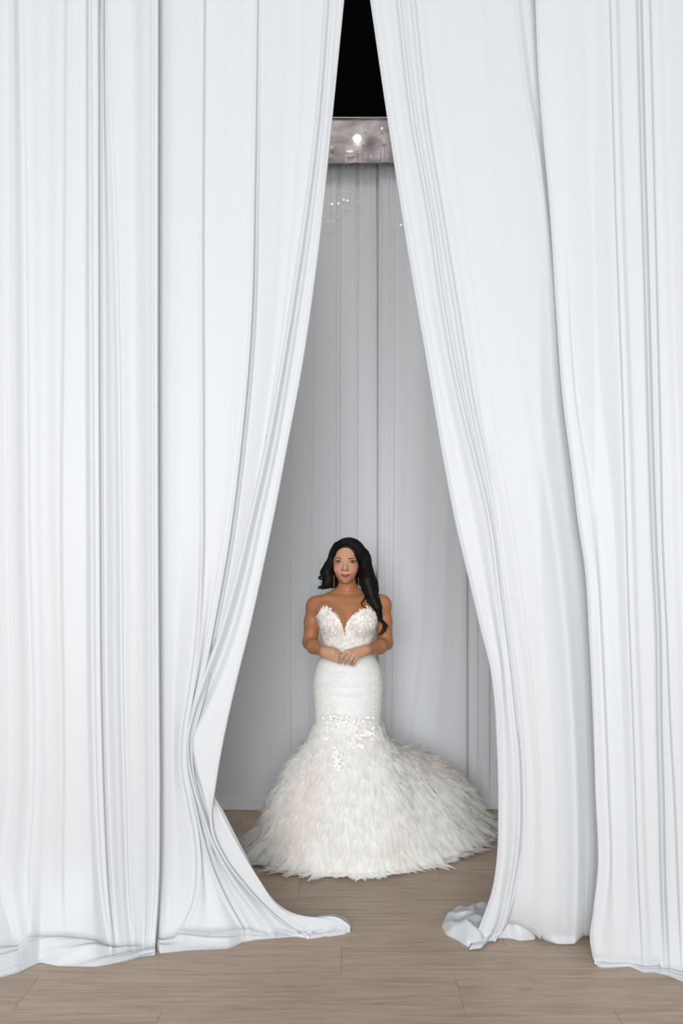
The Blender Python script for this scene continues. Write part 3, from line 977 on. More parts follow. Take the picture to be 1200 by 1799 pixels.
# hands (each with palm, four fingers and a thumb); hand of the left side of the picture lies under the other one
K1 = [P(584.5, 1143.2, -0.190), P(585.5, 1148.2, -0.193), P(586, 1153.3, -0.192), P(586.5, 1158.6, -0.188)]
T1 = [P(600, 1148.5, -0.176), P(601, 1154, -0.180), P(600.5, 1159, -0.180), P(598.5, 1163.5, -0.178)]
w1 = P(567.5, 1145.5, -0.166)
for i in range(4):
    B.cone(w1 + np.array([0, 0, (1.5 - i) * 0.007]), K1[i], 0.0175, 0.0112, 0.008)
    m = 0.5 * (K1[i] + T1[i]) + np.array([0, -0.004, 0])
    B.chain([K1[i], m, T1[i]], [0.0098, 0.0088, 0.0080], 0.0022)
    B.cone(T1[i], T1[i] + np.array([-0.008, 0.022, -0.004]), 0.0078, 0.007, 0.002)
B.chain([P(571, 1142, -0.165), P(580, 1139.5, -0.160), P(592, 1142, -0.158)], [0.014, 0.011, 0.0085], 0.006)
K2 = [P(609.5, 1145.3, -0.215), P(616, 1148.2, -0.218), P(622, 1151.3, -0.214), P(627.5, 1154.0, -0.206)]
M2 = [P(600.5, 1153.5, -0.224), P(608.5, 1157.0, -0.228), P(616.6, 1159.0, -0.224), P(623.6, 1161.0, -0.214)]
T2 = [P(598.8, 1163.0, -0.208), P(607.0, 1166.0, -0.210), P(615.2, 1166.8, -0.206), P(620.5, 1167.8, -0.198)]
w2 = P(645, 1142, -0.174)
for i in range(4):
    B.cone(w2 + np.array([-0.004, 0, (1.5 - i) * 0.006]), K2[i], 0.0178, 0.0112, 0.008)
    B.chain([K2[i], M2[i], T2[i]], [0.0098, 0.0089, 0.0078], 0.0020)
    B.cone(T2[i], T2[i] + np.array([0.004, 0.016, 0.002]), 0.0076, 0.0070, 0.002)
B.chain([P(640, 1139.5, -0.176), P(626, 1141.5, -0.188), P(613, 1149, -0.192)], [0.014, 0.0105, 0.0085], 0.006)
B.ell(P(645.5, 1137.0, -0.178), (0.009, 0.008, 0.008), 0.008)

# head
hx = 608.0
B.ell(P(610, 978, 0.022), (0.0745, 0.094, 0.084), 0.01)
B.ell(P(hx, 992, -0.020), (0.0655, 0.076, 0.082), 0.02)
B.ell(P(607.3, 1003, -0.022), (0.0500, 0.068, 0.063), 0.018)
B.ell(P(607.0, 1016.0, -0.056), (0.0225, 0.026, 0.0240), 0.018)            # chin
for px in (594.5, 619.5):
    B.ell(P(px, 1000, -0.059), (0.0225, 0.025, 0.0215), 0.014)              # cheek
B.cone(P(592, 982.5, -0.079), P(622, 982.5, -0.079), 0.010, 0.010, 0.016)   # brow
for px in (594.3, 619.8):
    B.ell(P(px, 988.3, -0.112), (0.0165, 0.0185, 0.0095), 0.010, 's')      # eye socket
    B.ell(P(px, 987.6, -0.080), (0.0145, 0.012, 0.0090), 0.005)            # lids
B.chain([P(607.2, 985.5, -0.091), P(606.4, 995, -0.103), P(605.9, 999, -0.111)], [0.0065, 0.0072, 0.0095], 0.012)
for px in (602.6, 609.1):
    B.ell(P(px, 1000.8, -0.097), (0.0072, 0.010, 0.0066), 0.008)
for px in (603.6, 608.3):
    B.ell(P(px, 1003.0, -0.106), (0.0030, 0.006, 0.0026), 0.003, 's')
# mouth: muzzle, upper and lower lip, corners drawn up
B.ell(P(607, 1011, -0.078), (0.029, 0.017, 0.017), 0.014)
B.chain([P(597.6, 1008.6, -0.086), P(604.0, 1009.5, -0.0945), P(607, 1009.9, -0.0950), P(610.0, 1009.5, -0.0945), P(616.7, 1008.5, -0.086)],
        [0.0018, 0.0036, 0.0034, 0.0036, 0.0018], 0.004)
B.chain([P(599.5, 1011.2, -0.087), P(607, 1013.2, -0.0955), P(614.8, 1011.0, -0.087)], [0.0020, 0.0048, 0.0020], 0.004)
B.chain([P(596.8, 1008.5, -0.091), P(607, 1011.4, -0.1030), P(617.4, 1008.4, -0.091)], [0.0014, 0.0014, 0.0014], 0.002, 's')
for px in (583.5, 634.5):
    B.ell(P(px, 995, 0.012), (0.010, 0.018, 0.028), 0.006)                 # ears, under the hair
BV, BQ = B.surface()
BV = smooth_mesh(BV, BQ, 2, 0.45)

# colour of the skin and the make-up
bpx = 600 + BV[:, 0] * FPX / BV[:, 1]
bpy_ = HZ + (CH - BV[:, 2]) * FPX / BV[:, 1]
front = np.clip((DW - 0.035 - BV[:, 1]) / 0.03, 0, 1)
col = np.tile(np.array([0.415, 0.178, 0.084]), (len(BV), 1))
def blend(mask, c):
    global col
    mask = np.clip(mask, 0, 1)[:, None]
    col = col * (1 - mask) + np.array(c) * mask
def ellm(cx, cy, rx, ry, soft):
    r = np.sqrt(((bpx - cx) / rx) ** 2 + ((bpy_ - cy) / ry) ** 2)
    return np.clip((1 - r) / soft + 0.5, 0, 1) * front
face = ellm(607, 990, 27, 38, 0.5)
blend(face * 0.85, (0.610, 0.335, 0.210))
hand = np.clip((bpy_ - 1128) / 10, 0, 1) * np.clip((46 - np.abs(bpx - 607)) / 14, 0, 1) * np.clip((DW - 0.10 - BV[:, 1]) / 0.05, 0, 1)
blend(hand * 0.6, (0.60, 0.37, 0.265))
for cx in (591.5, 624.5):
    blend(ellm(cx, 999.5, 8.5, 7, 0.9) * 0.50, (0.56, 0.20, 0.15))
for cx in (594.2, 619.8):
    blend(ellm(cx, 985.4, 6.6, 3.6, 0.7) * 0.65, (0.22, 0.115, 0.085))
    blend(ellm(cx, 988.6, 6.0, 2.6, 0.8) * 0.5, (0.26, 0.14, 0.10))
for cx in (603.4, 608.6):
    blend(ellm(cx, 1002.2, 1.4, 1.0, 0.8) * 0.8, (0.16, 0.06, 0.045))
for sx in (-1, 1):
    blend(ellm(606.5 + sx * 5.6, 998, 1.8, 7, 1.0) * 0.22, (0.36, 0.15, 0.09))
bpy_ += ((bpx - 607) / 9.0) ** 2 * 2.1 * front
up = ellm(607, 1010.6, 9.6, 1.7, 0.3); dn = ellm(607, 1012.0, 8.2, 2.6, 0.3)
blend(np.maximum(up, dn) * 0.95, (0.29, 0.062, 0.055))
blend(ellm(607, 1011.2, 8.6, 0.6, 0.8) * 0.8, (0.13, 0.03, 0.03))
bpy_ = HZ + (CH - BV[:, 2]) * FPX / BV[:, 1]

mS, nt, out = new_mat('tanned_skin')
at = nt.nodes.new('ShaderNodeVertexColor'); at.layer_name = 'Col'
nz = nt.nodes.new('ShaderNodeTexNoise'); nz.inputs['Scale'].default_value = 90
mr = nt.nodes.new('ShaderNodeMapRange'); mr.inputs['To Min'].default_value = 0.94; mr.inputs['To Max'].default_value = 1.05
mu = nt.nodes.new('ShaderNodeMixRGB'); mu.blend_type = 'MULTIPLY'; mu.inputs[0].default_value = 1
b = principled(nt, Roughness=0.45, Specular_IOR_Level=0.4, Subsurface_Weight=0.12, Subsurface_Scale=0.006)
b.inputs['Subsurface Radius'].default_value = (1.0, 0.35, 0.2)
nt.links.new(nz.outputs['Fac'], mr.inputs['Value']); nt.links.new(at.outputs[0], mu.inputs[1]); nt.links.new(mr.outputs[0], mu.inputs[2])
nt.links.new(mu.outputs[0], b.inputs['Base Color']); nt.links.new(b.outputs[0], out.inputs[0])

base = np.array([P(611, 1490)[0], DW, 0.0])
person = empty('person', base)
tag(person, 'person in an ivory mermaid wedding gown standing with clasped hands', 'person')
bpy.context.view_layer.update()


def part(name, v, f, mat, parent, smooth=True):
    """geometry given in room coordinates, stored relative to the person's base"""
    return mesh_obj(name, np.asarray(v) - base, f, mat, parent, smooth)


body = part('body', BV, BQ, mS, person)
add_color(body, col)


def front_y(px, py, r=1.6):
    m = (np.abs(bpx - px) < r) & (np.abs(bpy_ - py) < r)
    return BV[m, 1].min() - DW if m.any() else -0.08


def on_face(px, py, out=0.0):
    return P(px, py, front_y(px, py) - out)


M_EYEW = simple_mat('eye_white', (0.50, 0.45, 0.42), 0.25)
M_IRIS = simple_mat('dark_brown_iris', (0.020, 0.011, 0.007), 0.15)
M_HAIRDARK = simple_mat('brow_hair', (0.070, 0.034, 0.022), 0.7)
M_LASH = simple_mat('lash_black', (0.010, 0.007, 0.006), 0.6)
for cx in (594.3, 619.8):
    c = on_face(cx, 987.7, -0.0052)
    eye = part('eye', *uv_ball(c, 0.0122, 0.0075, 0.0037, 18, 12), M_EYEW, body)
    part('iris', *uv_ball(c + np.array([-0.0005, -0.0050, 0.0004]), 0.0060, 0.0032, 0.0044, 14, 10), M_IRIS, body)
    sg = -1 if cx < 607 else 1
    pts = [P(cx + sx, 987.6 + dyy, 0) for sx, dyy in ((-4.8, 0.6 if sg > 0 else -0.6), (-2.5, -1.2), (0, -1.6), (2.5, -1.2), (4.8, 0.6 if sg < 0 else -0.6))]
    pts = np.array([[p[0], c[1] - 0.0072 + 0.0012 * abs(i - 2), p[2]] for i, p in enumerate(pts)])
    pts = hermite(np.linspace(0, 1, 5), pts, np.linspace(0, 1, 14))
    part('lash_line', *tube(pts, np.interp(np.linspace(0, 1, 14), [0, .5, 1], [0.0016, 0.0027, 0.0016]), 6), M_LASH, body)
for pa in ([(588.4, 982.6), (591.5, 980.6), (595.5, 980.5), (600.4, 981.9)], [(611.4, 982.0), (616.5, 980.9), (621.0, 980.6), (625.2, 982.4)]):
    p = np.array([on_face(a, bb, 0.0003) for a, bb in pa])
    p = hermite(np.linspace(0, 1, 4), p, np.linspace(0, 1, 14))
    rr = np.interp(np.linspace(0, 1, 14), [0, 0.3, 0.8, 1], [0.0007, 0.0023, 0.0031, 0.0018])
    if pa[0][0] > 607:
        rr = rr[::-1]
    vv_, ff_ = tube(p, rr, 8)
    vv_[:, 1] = p[:, 1].repeat(8) + (vv_[:, 1] - p[:, 1].repeat(8)) * 0.5
    part('eyebrow', vv_, ff_, M_HAIRDARK, body)

# ------------------------------------------------------------------ hair
mH, nt, out = new_mat('near_black_hair')
b = principled(nt, Base_Color=(0.0045, 0.0030, 0.0026, 1), Roughness=0.5, Specular_IOR_Level=0.16)
tc = nt.nodes.new('ShaderNodeTexCoord'); mp = nt.nodes.new('ShaderNodeMapping'); mp.inputs['Scale'].default_value = (160, 160, 14)
nz = nt.nodes.new('ShaderNodeTexNoise'); nz.inputs['Scale'].default_value = 1
bp = nt.nodes.new('ShaderNodeBump'); bp.inputs['Strength'].default_value = 0.35; bp.inputs['Distance'].default_value = 0.003
nt.links.new(tc.outputs['Object'], mp.inputs[0]); nt.links.new(mp.outputs[0], nz.inputs[0]); nt.links.new(nz.outputs['Fac'], bp.inputs['Height'])
nt.links.new(bp.outputs[0], b.inputs['Normal']); nt.links.new(b.outputs[0], out.inputs[0])

px_ = S
HL = [(592, 964, 0.0, .022), (585, 980, 0.005, .022), (579, 993, 0.0, .029), (575, 1005, -0.002, .037), (577, 1017, 0.0, .034), (574, 1026, -0.004, .026), (567, 1032, -0.012, .013)]
HR = [(627, 960, 0.0, .028), (638, 975, 0.0, .036), (641, 991, -0.004, .036), (644, 1007, -0.014, .042), (646, 1020, -0.026, .050), (649, 1033, -0.038, .044),
      (652, 1044, -0.048, .033), (657, 1055, -0.056, .033), (662, 1067, -0.060, .029), (664, 1078, -0.062, .019), (666, 1088, -0.062, .012)]
Hf = Field(P(548, 1110, 0) - np.array([0, 0.14, 0]), P(690, 940, 0) + np.array([0, 0.16, 0]), 0.0028)
Hf.ell(P(612.5, 976.5, 0.024), (0.0920, 0.103, 0.094), 0.01)
Hf.ell(P(613, 1000, 0.062), (0.088, 0.060, 0.11), 0.03)
Hf.chain([P(a, b_, c) for a, b_, c, _ in HL], [r * 0.88 for *_, r in HL], 0.012)
Hf.chain([P(a, b_, c) for a, b_, c, _ in HR], [r * 0.88 for *_, r in HR], 0.012)
Hf.ell(P(585, 1015, 0.022), (0.042, 0.040, 0.056), 0.02)
# face opening
fh = P(607.3, 999, -0.10)
Hf.ell(P(607.5, 999, -0.20), (0.0620, 0.222, 0.1200), 0.014, 's')
Hf.ell(P(606, 971, -0.20), (0.0570, 0.212, 0.0405), 0.014, 's')
HV, HQ = Hf.surface()
HV = smooth_mesh(HV, HQ, 1, 0.4)
hair = part('hair', HV, HQ, mH, person)

mb = MB()
rh = np.random.default_rng(5)


def bundle(ctrl, n, wave, freq, rs, spread=1.0, tail=1.0):
    c = np.array([P(a, b_, d) for a, b_, d, _ in ctrl]); r = np.array([q[3] for q in ctrl])
    ts = np.linspace(0, 1, len(ctrl))
    for _ in range(n):
        a, q = rh.uniform(0, 2 * np.pi), math.sqrt(rh.uniform(0.45, 1.0))
        e = rh.uniform(0.82, 1.0) * tail
        t = np.linspace(0, min(e, 1), 34)
        p = hermite(ts, c, t); rr = np.interp(t, ts, r)[:, None]
        ph = rh.uniform(0, 0.9)
        tw = a + 0.8 * t
        off_ = np.stack([np.cos(tw), np.sin(tw) * 0.9, 0.15 * np.sin(tw)], -1) * rr * q * spread
        off_[:, 0] += wave * np.sin(freq * t * 6.283 + ph) * t
        p = p + off_
        rad = rs * rh.uniform(0.7, 1.3) * np.clip(np.minimum(1, (1 - t / t[-1]) * 5 + 0.12), 0, 1)
        mb.add(*tube(p, rad, 5))


bundle(HR, 330, 0.006, 2.2, 0.0021, 1.0)
bundle(HL, 220, 0.006, 1.6, 0.0020, 1.0)
# ends: curls and wisps
for ctrl, n, r in (([(664, 1076, -0.062, .012), (667, 1086, -0.065, .010), (674, 1093, -0.066, .006), (682, 1101, -0.064, .002)], 22, 0.0024),
                   ([(664, 1078, -0.062, .012), (668, 1090, -0.068, .010), (677, 1098, -0.07, .006), (676, 1109, -0.07, .004), (664, 1119, -0.072, .001)], 18, 0.0022),
                   ([(668, 1088, -0.064, .008), (674, 1097, -0.070, .005), (671, 1110, -0.07, .003), (662, 1117, -0.07, .001)], 10, 0.0020),
                   ([(643, 1046, -0.06, .006), (639, 1054, -0.075, .003), (635, 1060, -0.082, .002), (640, 1066, -0.084, .002), (648, 1069, -0.085, .001)], 5, 0.0016),
                   ([(575, 1006, -0.01, .016), (566, 1011, -0.015, .010), (562, 1016, -0.015, .006), (569, 1020, -0.015, .005)], 16, 0.0024),
                   ([(580, 1020, -0.012, .016), (572, 1027, -0.018, .012), (563, 1033, -0.02, .006), (557, 1034, -0.02, .002)], 26, 0.0026),
                   ([(576, 1024, -0.012, .012), (566, 1030, -0.016, .010), (559, 1031, -0.018, .005)], 12, 0.0024)):
    bundle(ctrl, n, 0.002, 1.0, r, 1.0)
# strands over the crown from the parting to both sides
for k in range(420):
    side = -1 if k % 2 else 1
    y0 = rh.uniform(-0.075, 0.09)
    t = np.linspace(0, 1, 20)
    th = t * rh.uniform(1.45, 1.75) - 0.06
    yb = y0 + 0.015 * t
    q_ = rh.uniform(0.990, 1.006)
    sc_ = np.sqrt(np.clip(1 - (yb / 0.103) ** 2, 0.02, 1)) * q_
    c0 = P(612.5, 976.5, 0.024)
    p = np.stack([c0[0] + side * 0.0920 * np.sin(th) * sc_, c0[1] + yb, c0[2] + 0.094 * np.cos(th) * sc_], -1)
    qx = 600 + p[:, 0] * FPX / p[:, 1]; qy = HZ + (CH - p[:, 2]) * FPX / p[:, 1]
    inside = (p[:, 1] < DW + 0.02) & ((((qx - 607.5) / 20.5) ** 2 + ((qy - 999) / 40.0) ** 2 < 1) | (((qx - 606) / 17.5) ** 2 + ((qy - 972) / 14.0) ** 2 < 1))
    n_ = int(np.argmax(inside)) if inside.any() else len(p)
    if n_ > 5:
        mb.add(*tube(p[:n_], 0.0016 * np.clip(np.linspace(8, 0.2, n_), 0, 1), 5))
# locks along the hairline, from the parting down both sides of the face
hpx_ = 600 + HV[:, 0] * FPX / HV[:, 1]; hpy__ = HZ + (CH - HV[:, 2]) * FPX / HV[:, 1]
for k in range(150):
    side = k % 2
    o_ = rh.uniform(0, 1) ** 0.8 * 11
    last_ = rh.uniform(0.7, 1.0)
    edge_ = [(607, 955.5), (600, 957), (592, 963), (587.5, 973), (585.5, 985), (583, 996), (580, 1012)] if side else [(608, 955.5), (615, 957), (623, 963), (628, 973), (630.5, 985), (633, 996), (636, 1014)]
    pts = []
    for i_, (a_, b_) in enumerate(edge_):
        dx_, dy_ = a_ - 608, b_ - 992
        n_ = math.hypot(dx_, dy_)
        qx, qy = a_ + dx_ / n_ * o_, b_ + dy_ / n_ * o_ * (0.55 if i_ < 2 else 0.8)
        m_ = (np.abs(hpx_ - qx) < 1.8) & (np.abs(hpy__ - qy) < 1.8)
        if m_.any() and HV[m_, 1].min() < DW + 0.01:
            pts.append((qx, qy, HV[m_, 1].min()))
    if len(pts) > 3:
        p = np.array([W(a_, b_, c_ + 0.0006) for a_, b_, c_ in pts])
        p = hermite(np.linspace(0, 1, len(p)), p, np.linspace(0, last_, 20))
        mb.add(*tube(p, 0.0015 * np.clip(np.minimum(np.linspace(0.3, 8, 20), np.linspace(6, 0.2, 20)), 0, 1), 5))
# fly-away hairs
for k in range(46):
    if k % 2:
        s0 = np.array([rh.uniform(650, 662), rh.uniform(990, 1035)]); dv = np.array([rh.uniform(1, 7), rh.uniform(8, 26)])
    else:
        s0 = np.array([rh.uniform(563, 576), rh.uniform(985, 1020)]); dv = np.array([-rh.uniform(1, 6), rh.uniform(4, 16)])
    t = np.linspace(0, 1, 8)
    q = [P(s0[0] + dv[0] * a * (1.6 - a * 0.9), s0[1] + dv[1] * a, -0.01 + 0.01 * rh.normal()) for a in t]
    mb.add(*tube(hermite(t, np.array(q), t), 0.0005, 4))
mb.v = [q - base for q in mb.v]
ho = mb.build('hair_strands', mH, hair)
ho['kind'] = 'stuff'

# earrings and ring
M_GOLD = simple_mat('pale_gold', (0.60, 0.46, 0.28), 0.35, 1.0)
M_GEM = simple_mat('bright_stone', (0.92, 0.93, 0.95), 0.05, 0.6)
for px, a, b_ in ((586.8, 1011, 1036), (629.7, 1014, 1037)):
    pts = np.array([P(px, y, -0.045) for y in np.linspace(a, b_, 8)])
    er = part('earring', *tube(pts, 0.0005, 5), M_GOLD, person)
    part('bead', *uv_ball(P(px - 0.3, 0.4 * a + 0.6 * b_, -0.047), 0.0018, 0.0018, 0.0022, 8, 6), M_GEM, er)
rc = 0.62 * M2[2] + 0.38 * K2[2]
ax = (M2[2] - K2[2]) / np.linalg.norm(M2[2] - K2[2])
u1 = np.cross(ax, [0, 0, 1.0]); u1 /= np.linalg.norm(u1); u2 = np.cross(ax, u1)
an = np.linspace(0, 2 * np.pi, 25)
ring = part('ring', *tube(np.array([rc + 0.0102 * (math.cos(t) * u1 + math.sin(t) * u2) for t in an]), 0.0013, 6), simple_mat('silver', (0.8, 0.8, 0.8), 0.15, 1.0), person)
gv, gf = uv_ball(rc + np.array([-0.001, -0.0128, 0.002]), 0.0058, 0.0038, 0.0058, 8, 4)
part('stone', gv, gf, M_GEM, ring, smooth=False)
part('small_stone', *uv_ball(P(601.3, 1164.8, -0.192), 0.0035, 0.003, 0.003, 8, 4), M_GEM, ring, smooth=False)


# ------------------------------------------------------------------ the gown
def tulle_mat(name, alpha_edge):
    m, nt, out = new_mat(name)
    L = nt.links.new
    at = nt.nodes.new('ShaderNodeVertexColor'); at.layer_name = 'Col'
    d = principled(nt, Roughness=0.9, Specular_IOR_Level=0.1)
    t = nt.nodes.new('ShaderNodeBsdfTranslucent')
    L(at.outputs[0], d.inputs['Base Color']); L(at.outputs[0], t.inputs[0])
    mx = nt.nodes.new('ShaderNodeMixShader'); mx.inputs[0].default_value = 0.22
    L(d.outputs[0], mx.inputs[1]); L(t.outputs[0], mx.inputs[2])
    tr = nt.nodes.new('ShaderNodeBsdfTransparent')
    m2 = nt.nodes.new('ShaderNodeMixShader')
    fa = nt.nodes.new('ShaderNodeVertexColor'); fa.layer_name = 'Fade'
    L(fa.outputs[0], m2.inputs[0]); L(mx.outputs[0], m2.inputs[1]); L(tr.outputs[0], m2.inputs[2])
    L(m2.outputs[0], out.inputs[0])
    return m


M_LINING = cloth_mat('blush_bodice_lining', (0.72, 0.66, 0.625), 0.0, 0.6, 0.2, 0.2)
M_SATIN = cloth_mat('ivory_skirt_cloth', (0.845, 0.85, 0.84), 0.05, 0.5, 0.3, 0.2)
M_LACE = cloth_mat('ivory_lace', (0.93, 0.91, 0.855), 0.1, 0.5, 0.4, 0.1)
M_TULLE = tulle_mat('ivory_tulle', 0.5)

# bodice: a shell over the bust cut along the sweetheart neckline
NECK = np.array([(540, 1084), (556, 1083), (558, 1080), (562, 1073), (568, 1066.5), (575, 1068.5), (580, 1071.5), (587, 1076), (593, 1083), (598, 1091), (602, 1101),
                 (604.3, 1110), (605.6, 1118), (607.2, 1108), (609, 1097), (611.5, 1090), (616, 1084), (623, 1078), (632, 1072.5), (640, 1069.5), (648, 1067.0),
                 (654, 1073), (660, 1081), (663, 1085), (680, 1086)], float)
Bo = Field(lo, np.array([hi[0], hi[1], P(600, 1055)[2]]), 0.0026)
torso(Bo, 0.0055)
x3 = Bo.ax[0][:, None]; y3 = Bo.ax[1][None, :]
pxg = 600 + x3 * FPX / y3
frontness = np.clip((DW + 0.03 - y3) / 0.04, 0, 1)
nk = np.interp(pxg, NECK[:, 0], NECK[:, 1]) * frontness + 1086 * (1 - frontness)
zn = CH - (nk - HZ) * y3 / FPX
Bo.F = np.maximum(Bo.F, ((Bo.ax[2][None, None, :] - zn[:, :, None]) * 0.6).astype(np.float32))
Bo.F = np.maximum(Bo.F, (zpy(1150) - Bo.ax[2])[None, None, :].astype(np.float32))
OV, OQ = Bo.surface()

# fitted skirt and flared underskirt: polar sections about the person's axis
AX = P(611.5, 1490)[0]
PROF = [  # height row at the person, half width px, half depth m
    (1132, 40.5, 0.105), (1142, 42.5, 0.108), (1155, 48, 0.117), (1168, 54.5, 0.130), (1182, 59, 0.142), (1200, 61, 0.150), (1225, 61, 0.155), (1245, 59.5, 0.155),
    (1265, 58.5, 0.160), (1285, 62, 0.175), (1310, 74, 0.205), (1345, 96, 0.245), (1390, 116, 0.275), (1440, 132, 0.30), (1491, 143, 0.315)]
pz = np.array([zpy(p[0]) for p in PROF])[::-1]
pa = np.array([p[1] * S for p in PROF])[::-1]
pb = np.array([p[2] for p in PROF])[::-1]
LOBE_Z = [0.0, 0.10, 0.20, 0.30, 0.38, 0.44, 0.50, 0.56]
LOBE_A = [0.41, 0.40, 0.36, 0.29, 0.21, 0.13, 0.05, 0.0]


def skirt_r(th, z):
    q = hermite(pz, np.stack([pa, pb], -1), np.atleast_1d(z))
    a, b = q[:, 0], q[:, 1]
    r = a * b / np.sqrt((b * np.cos(th)) ** 2 + (a * np.sin(th)) ** 2)
    for t0, sg, am in ((math.radians(36), math.radians(20), 1.0), (math.radians(2), math.radians(14), 0.16), (math.radians(70), math.radians(24), 0.35)):
        dd = (th - t0 + math.pi) % (2 * math.pi) - math.pi
        r = r + am * np.interp(z, LOBE_Z, LOBE_A) * np.exp(-0.5 * (dd / sg) ** 2)
    return r


def skirt_p(th, z, out=0.0):
    th = np.atleast_1d(np.asarray(th, float)); z = np.broadcast_to(np.asarray(z, float), th.shape)
    r = skirt_r(th, z) + out
    return np.stack([AX + r * np.cos(th), DW - 0.004 + r * np.sin(th), z], -1)


nt_, nz_ = 120, 90
ths = np.linspace(0, 2 * np.pi, nt_, endpoint=False)
zs_ = np.linspace(zpy(1132), 0.004, nz_)
V = []
for z in zs_:
    p = skirt_p(ths, z)
    # soft horizontal drag folds over the hips
    py_ = HZ + (CH - z) * FPX / DW
    k = math.exp(-((py_ - 1195) / 26) ** 2)
    fr = np.clip(-np.sin(ths), 0, 1)
    sag = py_ - 7 * fr
    p[:, 1] -= 0.0055 * k * fr * np.sin(sag / 15.0 * 6.283)
    V.append(p)
gown = part('gown', np.array(V).reshape(-1, 3), grid_faces(nz_, nt_, True)[:, ::-1], M_SATIN, person)
gown['label'] = 'ivory strapless mermaid gown with lace and ruffled tulle skirt'
part('bodice', OV, OQ, M_LINING, gown)['label'] = 'blush lined bodice with a plunging sweetheart neckline'

# lace leaves and petals
def leaf(c, n, up, L, Wd, curl, rg):
    n = n / np.linalg.norm(n)
    s = np.cross(up, n); s /= np.linalg.norm(s) + 1e-9
    u = np.cross(n, s)
    t = np.linspace(0, 1, 6)
    w = Wd * np.array([0.12, 0.75, 1.0, 0.92, 0.6, 0.08])
    mid = c + np.outer(t * L, u) + np.outer(0.0012 + curl * t ** 2, n)
    a = mid - np.outer(w / 2, s) + np.outer(0.18 * w, n) * 0.6
    b_ = mid + np.outer(w / 2, s) + np.outer(0.18 * w, n) * 0.6
    return np.stack([a, mid, b_], 1).reshape(-1, 3), grid_faces(6, 3)


def vert_normals(V, Q):
    fn = np.cross(V[Q[:, 2]] - V[Q[:, 0]], V[Q[:, 3]] - V[Q[:, 1]])
    N = np.zeros_like(V)
    for k in range(4):
        np.add.at(N, Q[:, k], fn)
    return N / (np.linalg.norm(N, axis=1, keepdims=True) + 1e-12)


rl_ = np.random.default_rng(12)
ON = vert_normals(OV, OQ)
opx = 600 + OV[:, 0] * FPX / OV[:, 1]; opy = HZ + (CH - OV[:, 2]) * FPX / OV[:, 1]
cand = np.where((ON[:, 1] < -0.12) & (OV[:, 1] < DW + 0.05) & (np.abs(ON[:, 2]) < 0.85))[0]
mb = MB()
for _ in range(720):
    i = rl_.choice(cand)
    if opy[i] > 1142:
        continue
    n = ON[i]
    sp = rl_.normal()
    up = np.array([0.55 * sp + 0.004 * (opx[i] - 607), 0, 1.0 if rl_.random() < 0.7 else -1.0])
    mb.add(*leaf(OV[i], n, up, rl_.uniform(0.010, 0.024), rl_.uniform(0.006, 0.013), rl_.uniform(0.0, 0.0015), rl_))
# scalloped petals along the neckline
for px in np.concatenate([np.arange(558, 605, 1.8), np.arange(607.5, 663, 1.8)]):
    py = np.interp(px, NECK[:, 0], NECK[:, 1])
    m = np.where((np.abs(opx - px) < 1.5) & (np.abs(opy - py - 1.5) < 3.0) & (OV[:, 1] < DW))[0]
    if len(m):
        i = m[np.argmin(OV[m, 1])]
        mb.add(*leaf(OV[i] + np.array([0, -0.001, -0.006]), np.array([ON[i][0], min(ON[i][1], -0.3), 0.1]), np.array([rl_.normal() * 0.4, 0, 1.0]), rl_.uniform(0.007, 0.010), 0.010, 0.001, rl_))
# boning channels of the waist
for k in range(9):
    px0 = 580 + k * 7.2
    pts = []
    for py in np.linspace(1112, 1146, 9):
        px = 608 + (px0 - 608) * (1.15 - 0.2 * (py - 1112) / 34)
        m = np.where((np.abs(opx - px) < 1.6) & (np.abs(opy - py) < 2))[0]
        if len(m):
            pts.append(OV[m[np.argmin(OV[m, 1])]] + np.array([0, -0.001, 0]))
    if len(pts) > 3:
        mb.add(*tube(np.array(pts), 0.0022, 5))
mb.v = [q - base for q in mb.v]
o = mb.build('bodice_lace', M_LACE, gown); o['kind'] = 'stuff'

# flowers and leaves over the hips, thinning out down the front
mb = MB()


def skirt_frame(th, z):
    p = skirt_p([th], z)[0]
    t = skirt_p([th + 0.02], z)[0] - p
    d = skirt_p([th], max(z - 0.01, 0.0))[0] - p
    n = np.cross(d, t)
    n /= np.linalg.norm(n)
    if n @ np.array([math.cos(th), math.sin(th), 0]) < 0:
        n = -n
    return p, n, d / np.linalg.norm(d)


def flower(p, n, dn, r):
    for k in range(5):
        a = 2 * math.pi * k / 5 + rl_.uniform(0, 0.5)
        s = np.cross(n, dn)
        mb.add(*leaf(p, n, math.cos(a) * dn + math.sin(a) * s, r, r * 1.15, r * 0.15, rl_))


count = 0
while count < 1300:
    th = rl_.uniform(math.pi * 0.92, 2.08 * math.pi)
    py = rl_.uniform(1158, 1318)
    side = abs(math.cos(th))
    dens = 0.30 + 0.7 * side ** 1.5 if py < 1250 else (0.75 if 1250 <= py < 1292 else 0.20)
    if py < 1195 and side < 0.5:
        dens = 0.22
    if rl_.random() > dens:
        continue
    p, n, dn = skirt_frame(th, zpy(py))
    if rl_.random() < 0.45:
        flower(p, n, dn, rl_.uniform(0.004, 0.0075))
    else:
        mb.add(*leaf(p, n, dn + 0.6 * rl_.normal() * np.cross(n, dn), rl_.uniform(0.008, 0.016), rl_.uniform(0.004, 0.007), rl_.uniform(0.0005, 0.003), rl_))
    count += 1
LACE_HANG = []
for cx, cy, sx, sy, n_ in ((591, 1318, 4, 5, 12), (593, 1334, 6, 9, 34), (597, 1350, 3, 5, 8), (621, 1308, 6, 6, 20), (634, 1311, 6, 4, 10), (645, 1288, 9, 5, 26), (628, 1293, 7, 4, 14)):
    for _ in range(n_):
        LACE_HANG.append((rl_.normal(cx, sx * 0.6), rl_.normal(cy, sy * 0.6)))
